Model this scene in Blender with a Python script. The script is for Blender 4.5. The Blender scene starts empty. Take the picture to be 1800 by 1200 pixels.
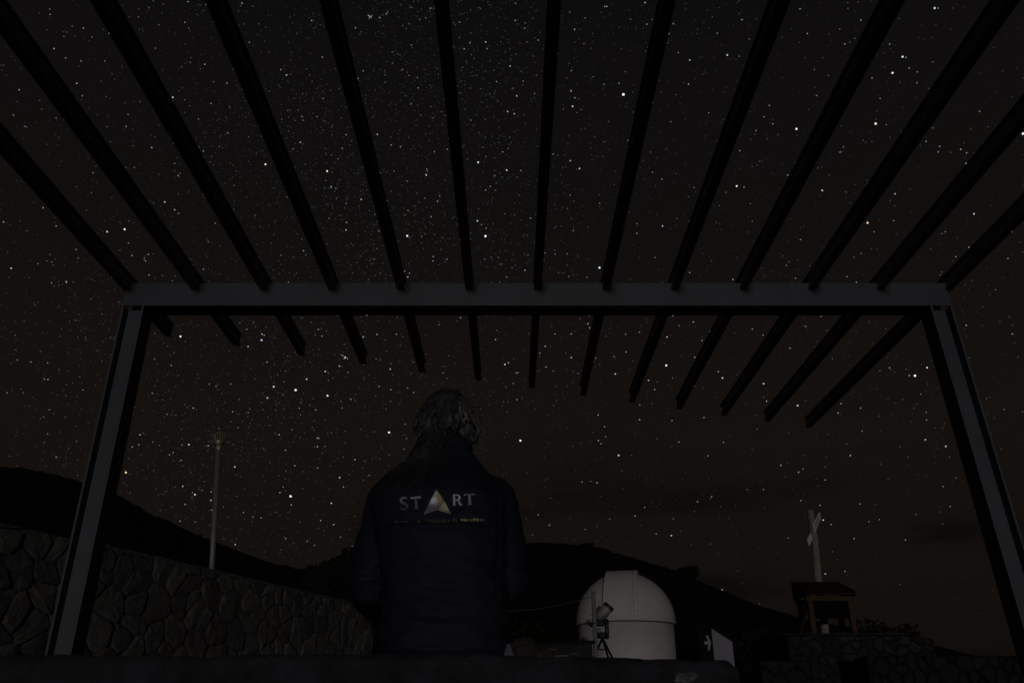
import bpy, bmesh, math, random
from mathutils import Vector, Matrix, noise
from mathutils.bvhtree import BVHTree
random.seed(7)
sc = bpy.context.scene
COL = sc.collection
R = math.radians

# ------------------------------------------------------------------ camera
PITCH = R(24.7); FPX = 1440.0
CAM = Vector((0, 0, 0.30))
cd = bpy.data.cameras.new('camera'); cam = bpy.data.objects.new('camera', cd); COL.objects.link(cam)
cd.sensor_width = 36.0; cd.lens = FPX / 1800 * 36
cd.clip_start = 0.05; cd.clip_end = 9000
cam.location = CAM; cam.rotation_euler = (math.pi / 2 + PITCH, 0, 0)
cd.dof.use_dof = True; cd.dof.focus_distance = 7.0; cd.dof.aperture_fstop = 5.6
sc.camera = cam

# ------------------------------------------------------------------ sky glow (world), night
SUN_AZ = R(-0.5)      # light comes from behind the camera, to the left
SUN_EL = R(0.4)
w = bpy.data.worlds.new('World'); sc.world = w; w.use_nodes = True
nt = w.node_tree; nt.nodes.clear()
def N(t, **k):
    n = nt.nodes.new(t)
    for a, b in k.items(): setattr(n, a, b)
    return n
tc = N('ShaderNodeTexCoord'); sep = N('ShaderNodeSeparateXYZ')
nt.links.new(tc.outputs['Generated'], sep.inputs[0])
ramp = N('ShaderNodeValToRGB'); cr = ramp.color_ramp
nt.links.new(sep.outputs['Z'], ramp.inputs[0])
stops = [(0.0, (.0054, .0041, .0032)), (.14, (.0068, .0052, .0041)), (.30, (.0076, .0059, .0048)), (.48, (.0063, .0051, .0046)), (.72, (.0045, .0039, .0043)), (1.0, (.0034, .0032, .0038))]
while len(cr.elements) < len(stops): cr.elements.new(.5)
for e, (p, c) in zip(cr.elements, stops): e.position = p; e.color = (*c, 1)
# thin dark cloud bars near the horizon
mp = N('ShaderNodeMapping'); mp.inputs['Scale'].default_value = (2.6, 2.6, 11.0); mp.inputs['Location'].default_value = (3.1, 1.3, .4)
nz = N('ShaderNodeTexNoise'); nz.inputs['Scale'].default_value = 1.25; nz.inputs['Detail'].default_value = 4; nz.inputs['Roughness'].default_value = .5
nt.links.new(tc.outputs['Generated'], mp.inputs[0]); nt.links.new(mp.outputs[0], nz.inputs['Vector'])
cm = N('ShaderNodeMapRange'); cm.interpolation_type = 'SMOOTHSTEP'
cm.inputs['From Min'].default_value = .50; cm.inputs['From Max'].default_value = .68
nt.links.new(nz.outputs[0], cm.inputs['Value'])
lo = N('ShaderNodeMapRange'); lo.interpolation_type = 'SMOOTHSTEP'
lo.inputs['From Min'].default_value = .36; lo.inputs['From Max'].default_value = .16
nt.links.new(sep.outputs['Z'], lo.inputs['Value'])
mul = N('ShaderNodeMath', operation='MULTIPLY'); nt.links.new(cm.outputs[0], mul.inputs[0]); nt.links.new(lo.outputs[0], mul.inputs[1])
mixc = N('ShaderNodeMix', data_type='RGBA'); nt.links.new(mul.outputs[0], mixc.inputs[0])
nt.links.new(ramp.outputs[0], mixc.inputs[6]); mixc.inputs[7].default_value = (.0036, .0029, .0028, 1)
bg = N('ShaderNodeBackground'); nt.links.new(mixc.outputs[2], bg.inputs[0]); bg.inputs[1].default_value = 0.94
out = N('ShaderNodeOutputWorld'); nt.links.new(bg.outputs[0], out.inputs[0])

# ------------------------------------------------------------------ the one far lamp behind the camera
ld = bpy.data.lights.new('sun', 'SUN'); ld.energy = 0.27; ld.angle = R(1.2); ld.color = (1.0, .97, .95)
sun = bpy.data.objects.new('sun', ld); COL.objects.link(sun)
toward = Vector((math.sin(SUN_AZ) * math.cos(SUN_EL), -math.cos(SUN_AZ) * math.cos(SUN_EL), math.sin(SUN_EL)))
sun.rotation_euler = toward.to_track_quat('Z', 'Y').to_euler()
sun.location = toward * 30

vs = sc.view_settings
vs.view_transform = 'Standard'; vs.look = 'None'; vs.exposure = 0; vs.gamma = 1; vs.use_curve_mapping = False

# ------------------------------------------------------------------ helpers
def ray(x, y):
    a = (x - 900) / FPX; b = (600 - y) / FPX
    c, s = math.cos(PITCH), math.sin(PITCH)
    return Vector((a, c - b * s, s + b * c))
def P(x, y, Y):
    r = ray(x, y); return CAM + r * (Y / r.y)
def PZ(x, y, z):
    r = ray(x, y); return CAM + r * ((z - CAM.z) / r.z)

OFF = {}
class MB:
    def __init__(s): s.v = []; s.f = []
    def add(s, vs_, fs):
        o = len(s.v); s.v += [Vector(p) for p in vs_]; s.f += [tuple(i + o for i in f) for f in fs]; return s
    def box(s, a, b):
        x0, y0, z0 = a; x1, y1, z1 = b
        return s.add([(x0,y0,z0),(x1,y0,z0),(x1,y1,z0),(x0,y1,z0),(x0,y0,z1),(x1,y0,z1),(x1,y1,z1),(x0,y1,z1)],
                     [(0,3,2,1),(4,5,6,7),(0,1,5,4),(1,2,6,5),(2,3,7,6),(3,0,4,7)])
    def cbox(s, a, b, c=.004):
        bm = bmesh.new(); bmesh.ops.create_cube(bm, size=1)
        a = Vector(a); b = Vector(b)
        for v in bm.verts: v.co = Vector([(a[i] + b[i]) / 2 + v.co[i] * (b[i] - a[i]) for i in range(3)])
        bmesh.ops.bevel(bm, geom=bm.edges[:], offset=c, segments=2, affect='EDGES', profile=.5)
        bm.verts.ensure_lookup_table(); bm.verts.index_update()
        s.add([v.co.copy() for v in bm.verts], [tuple(v.index for v in f.verts) for f in bm.faces]); bm.free(); return s
    def prism(s, poly, d):
        n = len(poly); poly = [Vector(p) for p in poly]; d = Vector(d)
        return s.add(poly + [p + d for p in poly], [tuple(range(n))[::-1], tuple(range(n, 2*n))] + [(i, (i+1) % n, n+(i+1) % n, n+i) for i in range(n)])
    def tube(s, pts, rad, n=10, cap=True, ref=None):
        pts = [Vector(p) for p in pts]
        if not hasattr(rad, '__len__'): rad = [rad] * len(pts)
        vv = []; fs = []; prev = None
        for i, p in enumerate(pts):
            t = (pts[min(i+1, len(pts)-1)] - pts[max(i-1, 0)]).normalized()
            if prev is None:
                u = t.orthogonal().normalized() if ref is None else (Vector(ref) - t * t.dot(Vector(ref))).normalized()
            else:
                u = (prev - t * t.dot(prev)).normalized()
            prev = u; b = t.cross(u)
            rr = rad[i] if hasattr(rad[i], '__len__') else (rad[i], rad[i])
            for k in range(n):
                a = 2 * math.pi * k / n
                vv.append(p + u * (math.cos(a) * rr[0]) + b * (math.sin(a) * rr[1]))
        for i in range(len(pts) - 1):
            for k in range(n):
                fs.append((i*n+k, i*n+(k+1) % n, (i+1)*n+(k+1) % n, (i+1)*n+k))
        if cap: fs += [tuple(range(n))[::-1], tuple(range((len(pts)-1)*n, len(pts)*n))]
        return s.add(vv, fs)
    def ell(s, c, r, seg=18, rings=12, rot=None):
        vv = []; fs = []; c = Vector(c)
        for j in range(rings + 1):
            ph = math.pi * j / rings
            for k in range(seg):
                a = 2 * math.pi * k / seg
                q = Vector((r[0]*math.sin(ph)*math.cos(a), r[1]*math.sin(ph)*math.sin(a), r[2]*math.cos(ph)))
                vv.append(c + (rot @ q if rot else q))
        for j in range(rings):
            for k in range(seg):
                fs.append((j*seg+k, (j+1)*seg+k, (j+1)*seg+(k+1) % seg, j*seg+(k+1) % seg))
        return s.add(vv, fs)
    def lathe(s, c, prof, n=32):
        vv = []; fs = []; c = Vector(c)
        for r, z in prof:
            for k in range(n):
                a = 2*math.pi*k/n; vv.append(c + Vector((r*math.cos(a), r*math.sin(a), z)))
        for i in range(len(prof)-1):
            for k in range(n):
                fs.append((i*n+k, i*n+(k+1) % n, (i+1)*n+(k+1) % n, (i+1)*n+k))
        fs += [tuple(range(n))[::-1], tuple(range((len(prof)-1)*n, len(prof)*n))]
        return s.add(vv, fs)
    def build(s, name, m, parent=None, smooth=False, label=None):
        off = OFF.get(parent.name, Vector()) if parent else Vector()
        me = bpy.data.meshes.new(name); me.from_pydata([tuple(v - off) for v in s.v], [], s.f); me.update()
        if m: me.materials.append(m)
        if smooth: me.polygons.foreach_set('use_smooth', [True] * len(me.polygons))
        o = bpy.data.objects.new(name, me); COL.objects.link(o)
        if parent: o.parent = parent; OFF[o.name] = off.copy()
        if label: o['label'] = label
        return o
def fix_normals(o):
    bm = bmesh.new(); bm.from_mesh(o.data); bmesh.ops.recalc_face_normals(bm, faces=bm.faces[:]); bm.to_mesh(o.data); bm.free()
def thing(name, label, cat, loc, group=None):
    o = bpy.data.objects.new(name, None); COL.objects.link(o); o.location = loc
    o.empty_display_size = .1
    OFF[o.name] = Vector(loc); o['label'] = label; o['category'] = cat
    if group: o['group'] = group
    return o
def tag(o, label, cat, group=None):
    o['label'] = label; o['category'] = cat
    if group: o['group'] = group
    return o

def mat(name, col, rough=.7, metal=0.0, var=.25, scale=8.0, bump=.2, bscale=None, dist=.01, coat=0, spec=.5, col2=None):
    m = bpy.data.materials.new(name); m.use_nodes = True; t = m.node_tree
    b = t.nodes['Principled BSDF']; b.inputs['Roughness'].default_value = rough; b.inputs['Metallic'].default_value = metal
    b.inputs['Specular IOR Level'].default_value = spec
    tcn = t.nodes.new('ShaderNodeTexCoord')
    n1 = t.nodes.new('ShaderNodeTexNoise'); n1.inputs['Scale'].default_value = scale; n1.inputs['Detail'].default_value = 6; n1.inputs['Roughness'].default_value = .65
    t.links.new(tcn.outputs['Object'], n1.inputs['Vector'])
    mr = t.nodes.new('ShaderNodeMapRange'); mr.inputs['From Min'].default_value = .3; mr.inputs['From Max'].default_value = .7
    t.links.new(n1.outputs[0], mr.inputs['Value'])
    mx = t.nodes.new('ShaderNodeMix'); mx.data_type = 'RGBA'
    c2 = col2 or col
    mx.inputs[6].default_value = (*[c * (1 - var) for c in col], 1); mx.inputs[7].default_value = (*[min(1, c * (1 + var)) for c in c2], 1)
    t.links.new(mr.outputs[0], mx.inputs[0]); t.links.new(mx.outputs[2], b.inputs['Base Color'])
    rr = t.nodes.new('ShaderNodeMapRange'); rr.inputs['To Min'].default_value = max(0, rough - .1); rr.inputs['To Max'].default_value = min(1, rough + .1)
    t.links.new(n1.outputs[0], rr.inputs['Value']); t.links.new(rr.outputs[0], b.inputs['Roughness'])
    if bump:
        n2 = t.nodes.new('ShaderNodeTexNoise'); n2.inputs['Scale'].default_value = bscale or scale * 4; n2.inputs['Detail'].default_value = 8; n2.inputs['Roughness'].default_value = .7
        t.links.new(tcn.outputs['Object'], n2.inputs['Vector'])
        bp = t.nodes.new('ShaderNodeBump'); bp.inputs['Strength'].default_value = bump; bp.inputs['Distance'].default_value = dist
        t.links.new(n2.outputs[0], bp.inputs['Height']); t.links.new(bp.outputs[0], b.inputs['Normal'])
    return m

M = {}
M['steel'] = mat('painted_grey_steel', (.079, .087, .102), .5, 0, .22, 2.2, .10, 60, .002)
M['rafter'] = mat('dark_painted_steel', (.26, .25, .34), .6, 0, .2, 3.0, .05, 60, .002)
M['stone'] = [mat('lava_stone_grey', (.108, .106, .100), .92, 0, .4, 9, .7, 30, .02), mat('lava_stone_brown', (.102, .090, .083), .92, 0, .4, 9, .7, 30, .02),
              mat('lava_stone_dark', (.082, .079, .079), .92, 0, .4, 9, .7, 30, .02), mat('lava_stone_pale', (.130, .125, .117), .92, 0, .35, 9, .7, 30, .02)]
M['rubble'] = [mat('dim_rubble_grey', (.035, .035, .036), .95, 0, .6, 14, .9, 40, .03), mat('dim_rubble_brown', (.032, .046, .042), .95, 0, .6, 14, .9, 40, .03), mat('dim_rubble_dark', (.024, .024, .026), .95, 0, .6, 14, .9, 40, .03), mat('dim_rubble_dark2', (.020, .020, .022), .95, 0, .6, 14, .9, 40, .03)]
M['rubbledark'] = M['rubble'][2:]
M['mortar'] = mat('grey_wall_mortar', (.068, .065, .062), .95, 0, .4, 12, .6, 40, .02)  # plain grey mortar between the wall stones
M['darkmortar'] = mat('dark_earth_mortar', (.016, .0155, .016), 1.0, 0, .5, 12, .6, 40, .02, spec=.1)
M['void'] = mat('black_stained_panel', (.006, .005, .005), 1.0, 0, .3, 8, .1, spec=.05)
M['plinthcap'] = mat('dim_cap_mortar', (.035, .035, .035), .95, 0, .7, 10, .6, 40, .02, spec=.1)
M['coping'] = mat('cement_coping', (.10, .095, .09), .9, 0, .35, 7, .5, 40, .01)
M['bench'] = mat('worn_bench_stone', (.046, .049, .061), .92, 0, .65, 7, .9, 26, .03)
M['benchpatch'] = mat('pale_bench_patch', (.14, .14, .13), .95, 0, .8, 40, .5, 60, .01)  # paler tone for one irregular patch on the bench front
M['ground'] = mat('dark_volcanic_gravel', (.03, .027, .024), .95, 0, .4, 1.5, .6, 20, .05)
M['hill'] = mat('dark_hillside_scrub', (.013, .010, .008), 1.0, 0, .6, .12, .4, .8, 1.0, spec=.1)
M['dome'] = mat('off_white_dome_shell', (.66, .62, .61), .55, 0, .07, 1.2, .05, 12, .01)
M['domedark'] = mat('dome_seam_rubber', (.10, .10, .10), .8, 0, .2, 8, .0)
M['black'] = mat('black_powder_coat', (.012, .012, .014), .55, 0, .2, 20, .05, 80, .001)
M['tube'] = mat('grey_telescope_tube', (.34, .34, .31), .45, 0, .1, 10, .03, 90, .001)
M['chrome'] = mat('polished_leg_steel', (.75, .75, .75), .22, 1.0, .05, 10, 0)
M['red'] = mat('dull_red_brown', (.10, .045, .035), .7, 0, .2, 10, .1)
M['galv'] = mat('galvanised_pipe', (.24, .25, .27), .45, .2, .15, 12, .05, 60, .001)
M['brass'] = mat('weathered_brass', (.50, .45, .30), .42, .5, .2, 20, .1, 90, .001)
M['wood'] = mat('brown_varnished_timber', (.068, .036, .018), .85, 0, .35, 14, .3, 40, .004)
M['roofwood'] = mat('dark_roof_timber', (.030, .018, .011), .95, 0, .4, 14, .3, 40, .004, spec=.1)
M['log'] = mat('grey_weathered_log', (.26, .235, .19), .85, 0, .35, 12, .4, 50, .006)
M['arrowboard'] = mat('pale_signboard', (.55, .55, .58), .75, 0, .15, 12, .1)
M['ink'] = mat('dark_print', (.05, .05, .05), .8, 0, .2, 10, 0)
M['signwhite'] = mat('pale_lilac_sign_face', (.42, .40, .47), .55, 0, .05, 4, .03)
M['signdark'] = mat('black_sign_edge', (.015, .015, .018), .5, 0, .2, 6, .03)
M['white'] = mat('white_print', (.62, .62, .62), .6, 0, .06, 10, 0)
M['panel'] = mat('dark_information_panel', (.04, .038, .036), .6, 0, .2, 5, .05)
M['print'] = mat('faded_grey_print', (.20, .19, .19), .6, 0, .2, 20, 0)
M['cloth'] = mat('white_cotton', (.20, .21, .27), .9, 0, .1, 20, .3, 60, .004)
M['bag'] = mat('brown_soft_bag', (.055, .050, .042), .95, 0, .4, 14, .6, 60, .01)
M['jacket'] = mat('navy_softshell', (.012, .0155, .030), .7, 0, .3, 14, .35, 90, .004, spec=.35)
M['trousers'] = mat('dark_trousers', (.018, .018, .022), .9, 0, .3, 14, .3, 80, .004)
M['skin'] = mat('skin', (.35, .22, .16), .55, 0, .1, 14, .1, 80, .002)
M['hair'] = mat('greyish_brown_hair', (.055, .050, .052), .55, 0, .7, 18, 0)
M['hairlit'] = mat('hair_painted_highlight', (.15, .14, .128), .5, 0, .6, 22, 0)  # lighter copy of the hair colour, paints the highlight on its right side
M['eye'] = mat('dark_eye', (.03, .025, .02), .2, 0, .1, 10, 0)
M['silver'] = mat('reflective_silver_print', (.86, .89, 1.0), .33, .90, .06, 30, .12, 180, .0015)
M['silver2'] = mat('reflective_grey_foil', (.86, .87, .90), .33, .92, .06, 30, .12, 180, .0015)
M['gold'] = mat('reflective_gold_foil', (.52, .50, .28), .34, .95, .08, 30, .12, 180, .0015)
M['goldglint'] = mat('gold_foil_painted_glint', (.98, .95, .62), .36, .95, .08, 30, .12, 180, .0015)  # brighter copy of the gold, paints the reflection in the emblem's lower corner
M['tagline'] = mat('thin_gold_thread', (.62, .54, .32), .5, .9, .5, 40, 0)
M['bark'] = mat('tree_bark', (.05, .04, .03), .95, 0, .3, 8, .5)
M['conifer'] = mat('dark_conifer_needles', (.016, .016, .012), .9, 0, .4, 2, 0, spec=.1)
M['scrub'] = mat('olive_scrub_leaves', (.020, .020, .011), .9, 0, .5, 2, 0, spec=.1)

# ------------------------------------------------------------------ sky: the stars, far out in every direction
def norm_dir(x, y): return ray(x, y).normalized()
def build_stars():
    rnd = random.Random(11)
    crops = {
     (0, 0, 2.4): [(324,352,2.2),(228,206,2.2),(277,245,1.8),(342,258,1.8),(442,258,1.6),(81,379,2),(57,486,1.8),(729,411,2.8),(864,272,2),(803,265,1.6),(989,149,2.5),(1021,14,2.2),(1053,179,1.8),(1074,375,2.5),(890,437,2),(837,502,1.8),(640,623,2.2),(532,534,2),(452,535,1.6),(695,852,2.6),(737,885,2.2),(753,900,1.8),(526,967,3.5),(452,977,3),(556,1078,2),(542,1025,1.8),(609,1088,1.8),(15,936,2.2),(47,1131,2.6),(280,1188,2.4),(864,694,2.2),(858,637,2),(751,740,2),(393,729,1.8),(237,953,1.8),(780,95,1.8),(270,154,1.6),(389,157,1.6),(925,618,1.6),(218,1105,1.6),(160,1112,1.6),(330,1088,1.6),(879,1020,1.6),(797,120,1.6),(670,105,1.6),(567,706,1.6)],
     (450, 0, 2.4): [(638,995,4),(968,996,4.5),(934,932,3),(937,685,3.5),(718,738,3),(300,722,3.5),(317,788,2.5),(444,841,2.5),(380,970,2.5),(382,938,2),(187,601,2.5),(157,629,1.8),(129,317,2.5),(40,693,3.5),(512,567,2.5),(969,178,2.5),(1072,280,2.5),(1062,471,2.5),(1041,641,2),(1058,718,3),(480,70,2.8),(474,66,2.2),(486,74,2.4),(478,78,1.8),(490,66,1.6),(522,75,2.2),(420,118,2),(655,32,1.8),(716,76,1.8),(685,371,2),(618,295,1.8),(570,612,2),(610,619,2),(752,640,2),(766,849,2.2),(775,826,2),(739,914,2),(748,1082,2.2),(640,1168,2.5),(647,1152,2),(627,1143,2),(235,87,2),(280,242,2),(257,493,1.8),(878,207,2),(1007,741,2),(989,786,2),(1057,1168,2),(200,1058,2),(137,1190,2),(656,190,1.8),(720,714,2),(712,836,1.8)],
     (900, 0, 2.4): [(470,399,5),(256,449,3),(249,384,2.5),(265,413,2.2),(285,711,2.8),(246,678,2.5),(369,1129,4),(948,785,3.5),(979,789,2),(908,233,3),(750,254,2.5),(745,356,2.2),(264,125,2.2),(970,84,2.2),(561,12,2.5),(400,28,2.2),(635,953,2.8),(633,756,2),(527,984,2),(527,943,1.8),(258,972,2),(670,514,1.8),(111,170,2),(20,405,2.5),(10,480,2.5),(37,720,2),(55,1140,2.2),(389,356,1.8),(866,141,1.8),(830,476,1.8),(1029,551,2),(702,223,1.8),(370,857,1.8),(932,1178,2.2),(593,727,1.8),(768,791,1.8),(511,534,2),(488,592,1.8),(78,920,2),(13,88,2),(309,77,1.8),(500,82,1.6),(556,342,2),(1063,493,1.8),(250,299,1.8)],
     (1350, 0, 2.4): [(120,544,4),(454,522,4),(525,308,3.5),(568,240,3.5),(582,243,2),(703,35,3.5),(718,35,2),(823,184,2.5),(1076,564,4),(420,940,3.5),(229,803,3),(536,818,2.5),(869,902,2.8),(83,739,2),(137,1010,2),(836,690,2.5),(813,630,2.2),(838,645,2),(724,618,2),(719,641,2),(667,597,2),(324,186,2),(439,330,2),(513,187,2),(392,86,2),(473,416,1.8),(304,642,2),(318,620,1.8),(630,304,1.8),(628,350,1.8),(893,470,1.8),(748,977,1.8),(1012,1090,1.8),(448,978,1.8),(373,1190,2),(166,142,2),(135,38,2),(77,1119,1.8),(116,1173,1.8),(333,1166,1.8),(393,1069,1.6),(20,523,2),(5,445,2),(695,262,1.6)],
     (200, 540, 2.728): [(872,396,4.5),(848,905,4.5),(1320,599,4),(1025,423,3.5),(767,380,3.2),(1014,307,2.8),(1110,240,3.2),(1100,232,2),(1120,245,2),(1092,228,1.8),(1104,246,1.8),(709,157,3.5),(711,128,2.5),(644,188,2.5),(320,139,3.5),(925,344,2.8),(737,433,2.8),(1083,815,2.8),(1043,938,2.8),(1054,1040,2.5),(992,1021,2.2),(793,610,2.2),(580,764,2.8),(389,897,3.2),(360,658,2.8),(453,663,2.2),(331,857,2.5),(58,791,3.5),(466,924,2.5),(342,944,2),(469,971,2),(706,1008,2.2),(622,983,2),(583,1136,2.5),(825,1108,2),(851,946,2.2),(797,887,2.2),(813,860,1.8),(868,758,2.2),(977,769,2),(823,684,2),(977,626,2.5),(976,667,2.2),(1156,729,2.2),(1082,281,2.5),(1137,441,2),(1213,37,3),(1196,142,2.5),(1262,130,2.2),(1326,296,2.5),(998,138,2),(981,105,2),(638,105,2),(381,482,2.2),(126,610,2.5),(120,658,2),(276,278,2),(890,483,2),(596,576,1.8),(318,1024,2),(1272,379,2),(1101,860,2),(1087,1100,2),(928,1120,2),(1095,482,1.8),(458,368,2),(490,378,1.8),(560,367,1.8),(185,411,1.8),(255,512,1.8),(735,262,2)],
     (840, 540, 2.728): [(204,638,4),(903,278,4),(1173,338,3),(675,709,3.2),(659,319,2.8),(818,350,2.6),(848,394,2.2),(907,142,2.6),(130,273,3),(147,265,2.4),(85,154,2.2),(528,79,2.4),(536,98,2.2),(448,240,2.5),(448,127,2.2),(370,128,2),(323,186,2.4),(328,286,2.2),(298,219,2),(187,442,2),(193,313,2),(711,213,2.2),(708,129,2),(1033,70,2.4),(1040,239,2.2),(1153,308,2.2),(1113,116,2.2),(776,538,2.4),(577,516,2.2),(578,638,2.2),(591,653,2),(1084,528,2.2),(964,645,2),(754,999,2.2),(928,1093,2.8),(855,1085,2),(343,1043,2),(289,993,2),(572,840,2.4),(500,836,2),(543,833,1.6),(1053,931,2),(1121,906,2),(937,1012,1.8),(515,1063,1.8),(800,958,1.8),(1104,711,2),(931,542,2),(1075,159,2),(965,88,1.8),(170,364,1.8),(134,382,1.6)],
     (1250, 540, 2.308): [(827,277,4),(876,244,3),(724,245,2.2),(804,276,2.2),(869,536,2.6),(952,563,2.8),(565,600,2.4),(283,640,2.4),(355,668,2.2),(213,309,2.8),(225,380,2.4),(351,398,3),(515,428,2.2),(527,390,2),(606,408,2),(455,862,2.8),(487,880,2),(463,1080,2.6),(543,1070,2),(364,783,2),(441,802,2),(463,699,2),(580,937,2),(788,943,2),(313,934,1.8),(50,547,2),(45,1144,2.4),(212,738,1.8),(683,860,1.8),(640,868,1.8),(970,807,1.8),(1035,73,2.2),(942,726,1.8),(993,690,1.6),(873,425,1.8),(874,456,1.8),(383,77,2),(167,88,2),(210,112,2),(320,165,2),(850,352,1.6)],
    }
    stars = []
    def tint(m):
        q = rnd.random()
        if q < .08: return (1.0, .80, .60)
        if q < .28: return (1.0, .90, .78)
        if q < .62: return (.92, .95, 1.0)
        return (.78, .86, 1.0)
    for (ox, oy, s), L in crops.items():
        for x, y, m in L:
            col = tint(m)
            px, py = ox + x / s, oy + y / s
            if (x, y) in ((58, 791), (15, 936)): col = (1.0, .78, .42)
            if (x, y) in ((709, 157), (480, 70), (703, 35), (474, 66), (486, 74)): col = (.55, .68, 1.0)
            stars.append((norm_dir(px, py), m, col))
    # Milky Way as a great circle through the sky
    a = norm_dir(770, -100); b = norm_dir(400, 850); pole = a.cross(b).normalized()
    n = 0
    while n < 90000:
        z = rnd.uniform(-.02, 1); t = rnd.uniform(0, 2 * math.pi); q = math.sqrt(max(0, 1 - z * z))
        d = Vector((q * math.cos(t), q * math.sin(t), z))
        lat = math.asin(max(-1, min(1, d.dot(pole))))
        ext = min(1, max(0, (z - .02) / .30)) ** .7
        clump = .55 + .9 * max(0, noise.noise(d * 9) + .5 * noise.noise(d * 23) + .2)
        dens = (.20 + .80 * math.exp(-(lat / .24) ** 2)) * (.25 + .75 * ext) * clump
        if rnd.random() > dens: continue
        n += 1
        m = .38 + .62 * rnd.expovariate(2.1)
        m = min(m, 2.0)
        stars.append((d, m, tint(m)))
    RAD = 5000.0; px = RAD / 819.0
    vv = []; ff = []; cols = []
    for d, m, c in stars:
        r = px * (.36 + .10 * m + .16 * max(0, m - 2.4))
        br = .070 * m ** 1.9 + .22 * max(0, m - 1.55)
        br *= .45 + .55 * min(1, max(0, d.z - .05) / .22)
        br = min(br, 1.4)
        u = d.orthogonal().normalized(); w_ = d.cross(u); o = len(vv); p = d * RAD
        vv += [p + u*r, p - u*r, p + w_*r, p - w_*r, p + d*r, p - d*r]
        for k in ((0,2,4),(2,1,4),(1,3,4),(3,0,4),(2,0,5),(1,2,5),(3,1,5),(0,3,5)): ff.append(tuple(o+i for i in k))
        cols += [(c[0]*br, c[1]*br, c[2]*br, 1)] * 6
    me = bpy.data.meshes.new('sky'); me.from_pydata(vv, [], ff)
    at = me.color_attributes.new('starlight', 'FLOAT_COLOR', 'POINT')
    at.data.foreach_set('color', [q for c in cols for q in c])
    m = bpy.data.materials.new('starlight'); m.use_nodes = True; t = m.node_tree; t.nodes.clear()
    o_ = t.nodes.new('ShaderNodeOutputMaterial'); e = t.nodes.new('ShaderNodeEmission'); an = t.nodes.new('ShaderNodeAttribute'); an.attribute_name = 'starlight'
    t.links.new(an.outputs['Color'], e.inputs[0]); e.inputs[1].default_value = 1.0; t.links.new(e.outputs[0], o_.inputs[0])
    try: m.cycles.emission_sampling = 'NONE'
    except Exception: pass
    me.materials.append(m)
    o = bpy.data.objects.new('sky', me); COL.objects.link(o); o['kind'] = 'structure'
build_stars()

# ------------------------------------------------------------------ ground and hills
def sstep(a, b, x):
    t = max(0, min(1, (x - a) / (b - a))); return t * t * (3 - 2 * t)
def ground_z(x, y):
    d = math.hypot(x, y)
    return sstep(7.5, 15.5, y) * .85 + (noise.noise(Vector((x * .4, y * .4, 0))) * .03 if d < 80 else 0)
def build_ground():
    mb = MB(); xs = [-4000, -800, -200, -80, -40] + [-30 + i * 1.5 for i in range(41)] + [40, 80, 200, 800, 4000]
    ys = [-4000, -800, -200, -60, -25, -10, -5] + [i * 1.2 for i in range(0, 34)] + [50, 80, 200, 800, 4000]
    vv = [(x, y, ground_z(x, y)) for y in ys for x in xs]; nx = len(xs)
    ff = [(j*nx+i, j*nx+i+1, (j+1)*nx+i+1, (j+1)*nx+i) for j in range(len(ys)-1) for i in range(nx-1)]
    o = mb.add(vv, ff).build('ground', M['ground'], smooth=True); o['kind'] = 'structure'
build_ground()

def interp(pts, x):
    if x <= pts[0][0]: return pts[0][1]
    for (a, b), (c, d) in zip(pts, pts[1:]):
        if x <= c:
            t = (x - a) / (c - a); return b + (d - b) * t
    return pts[-1][1]
HL = [(-900,800),(-400,795),(-120,806),(0,815),(60,823),(130,840),(175,856),(210,869),(260,896),(300,915),(345,938),(400,957),(460,983),(520,999),(560,1008),(640,1040),(760,1090),(900,1150),(1000,1200)]
HC = [(300,1190),(480,1060),(560,1024),(640,995),(740,968),(840,955),(930,951),(1010,956),(1060,962),(1100,974),(1150,989),(1200,1005),(1260,1031),(1320,1058),(1400,1084),(1480,1100),(1600,1122),(1750,1160),(1900,1215)]
def hill(name, prof, rr, r0, amp):
    mb = MB(); x0, x1 = prof[0][0], prof[-1][0]; n = 420; rows = 30; vv = []
    for j in range(rows + 1):
        v = j / rows * 1.35
        for i in range(n + 1):
            px = x0 + (x1 - x0) * i / n
            d = ray(px, interp(prof, px)); az = Vector((d.x, d.y)).normalized(); el = d.z / math.hypot(d.x, d.y)
            r = r0 + (rr - r0) * v
            zr = CAM.z + el * rr
            if v <= 1: z = .8 + (zr - .8) * (max(0.0, v)) ** 1.18
            else: z = .8 + (zr - .8) * (1 - ((v - 1) / .35) ** 2 * .9)
            q = Vector((az.x * r, az.y * r, 0))
            z += amp * (noise.noise(q * .06) + .5 * noise.noise(q * .19) + .35 * noise.noise(q * .55)) * min(1, v * 1.6) * (1 if v < .93 else .30)
            z += (.22 if rr < 150 else .12) * (noise.noise(q * .9) + .6 * noise.noise(q * 2.3)) * min(1, v)
            if j == 0: z = -.5
            vv.append((q.x, q.y, z))
    m = n + 1
    ff = [(j*m+i, j*m+i+1, (j+1)*m+i+1, (j+1)*m+i) for j in range(rows) for i in range(n)]
    o = mb.add(vv, ff).build(name, M['hill'], smooth=True); o['kind'] = 'structure'; return o
hl = hill('hill_left', HL, 110, 22, .9)
hc = hill('hill_center', HC, 190, 45, 1.4)
def surf_z(o, x, y):
    hit, loc, nn, idx = o.ray_cast(Vector((x, y, 400)), Vector((0, 0, -1)))
    return loc.z if hit else ground_z(x, y)

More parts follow.
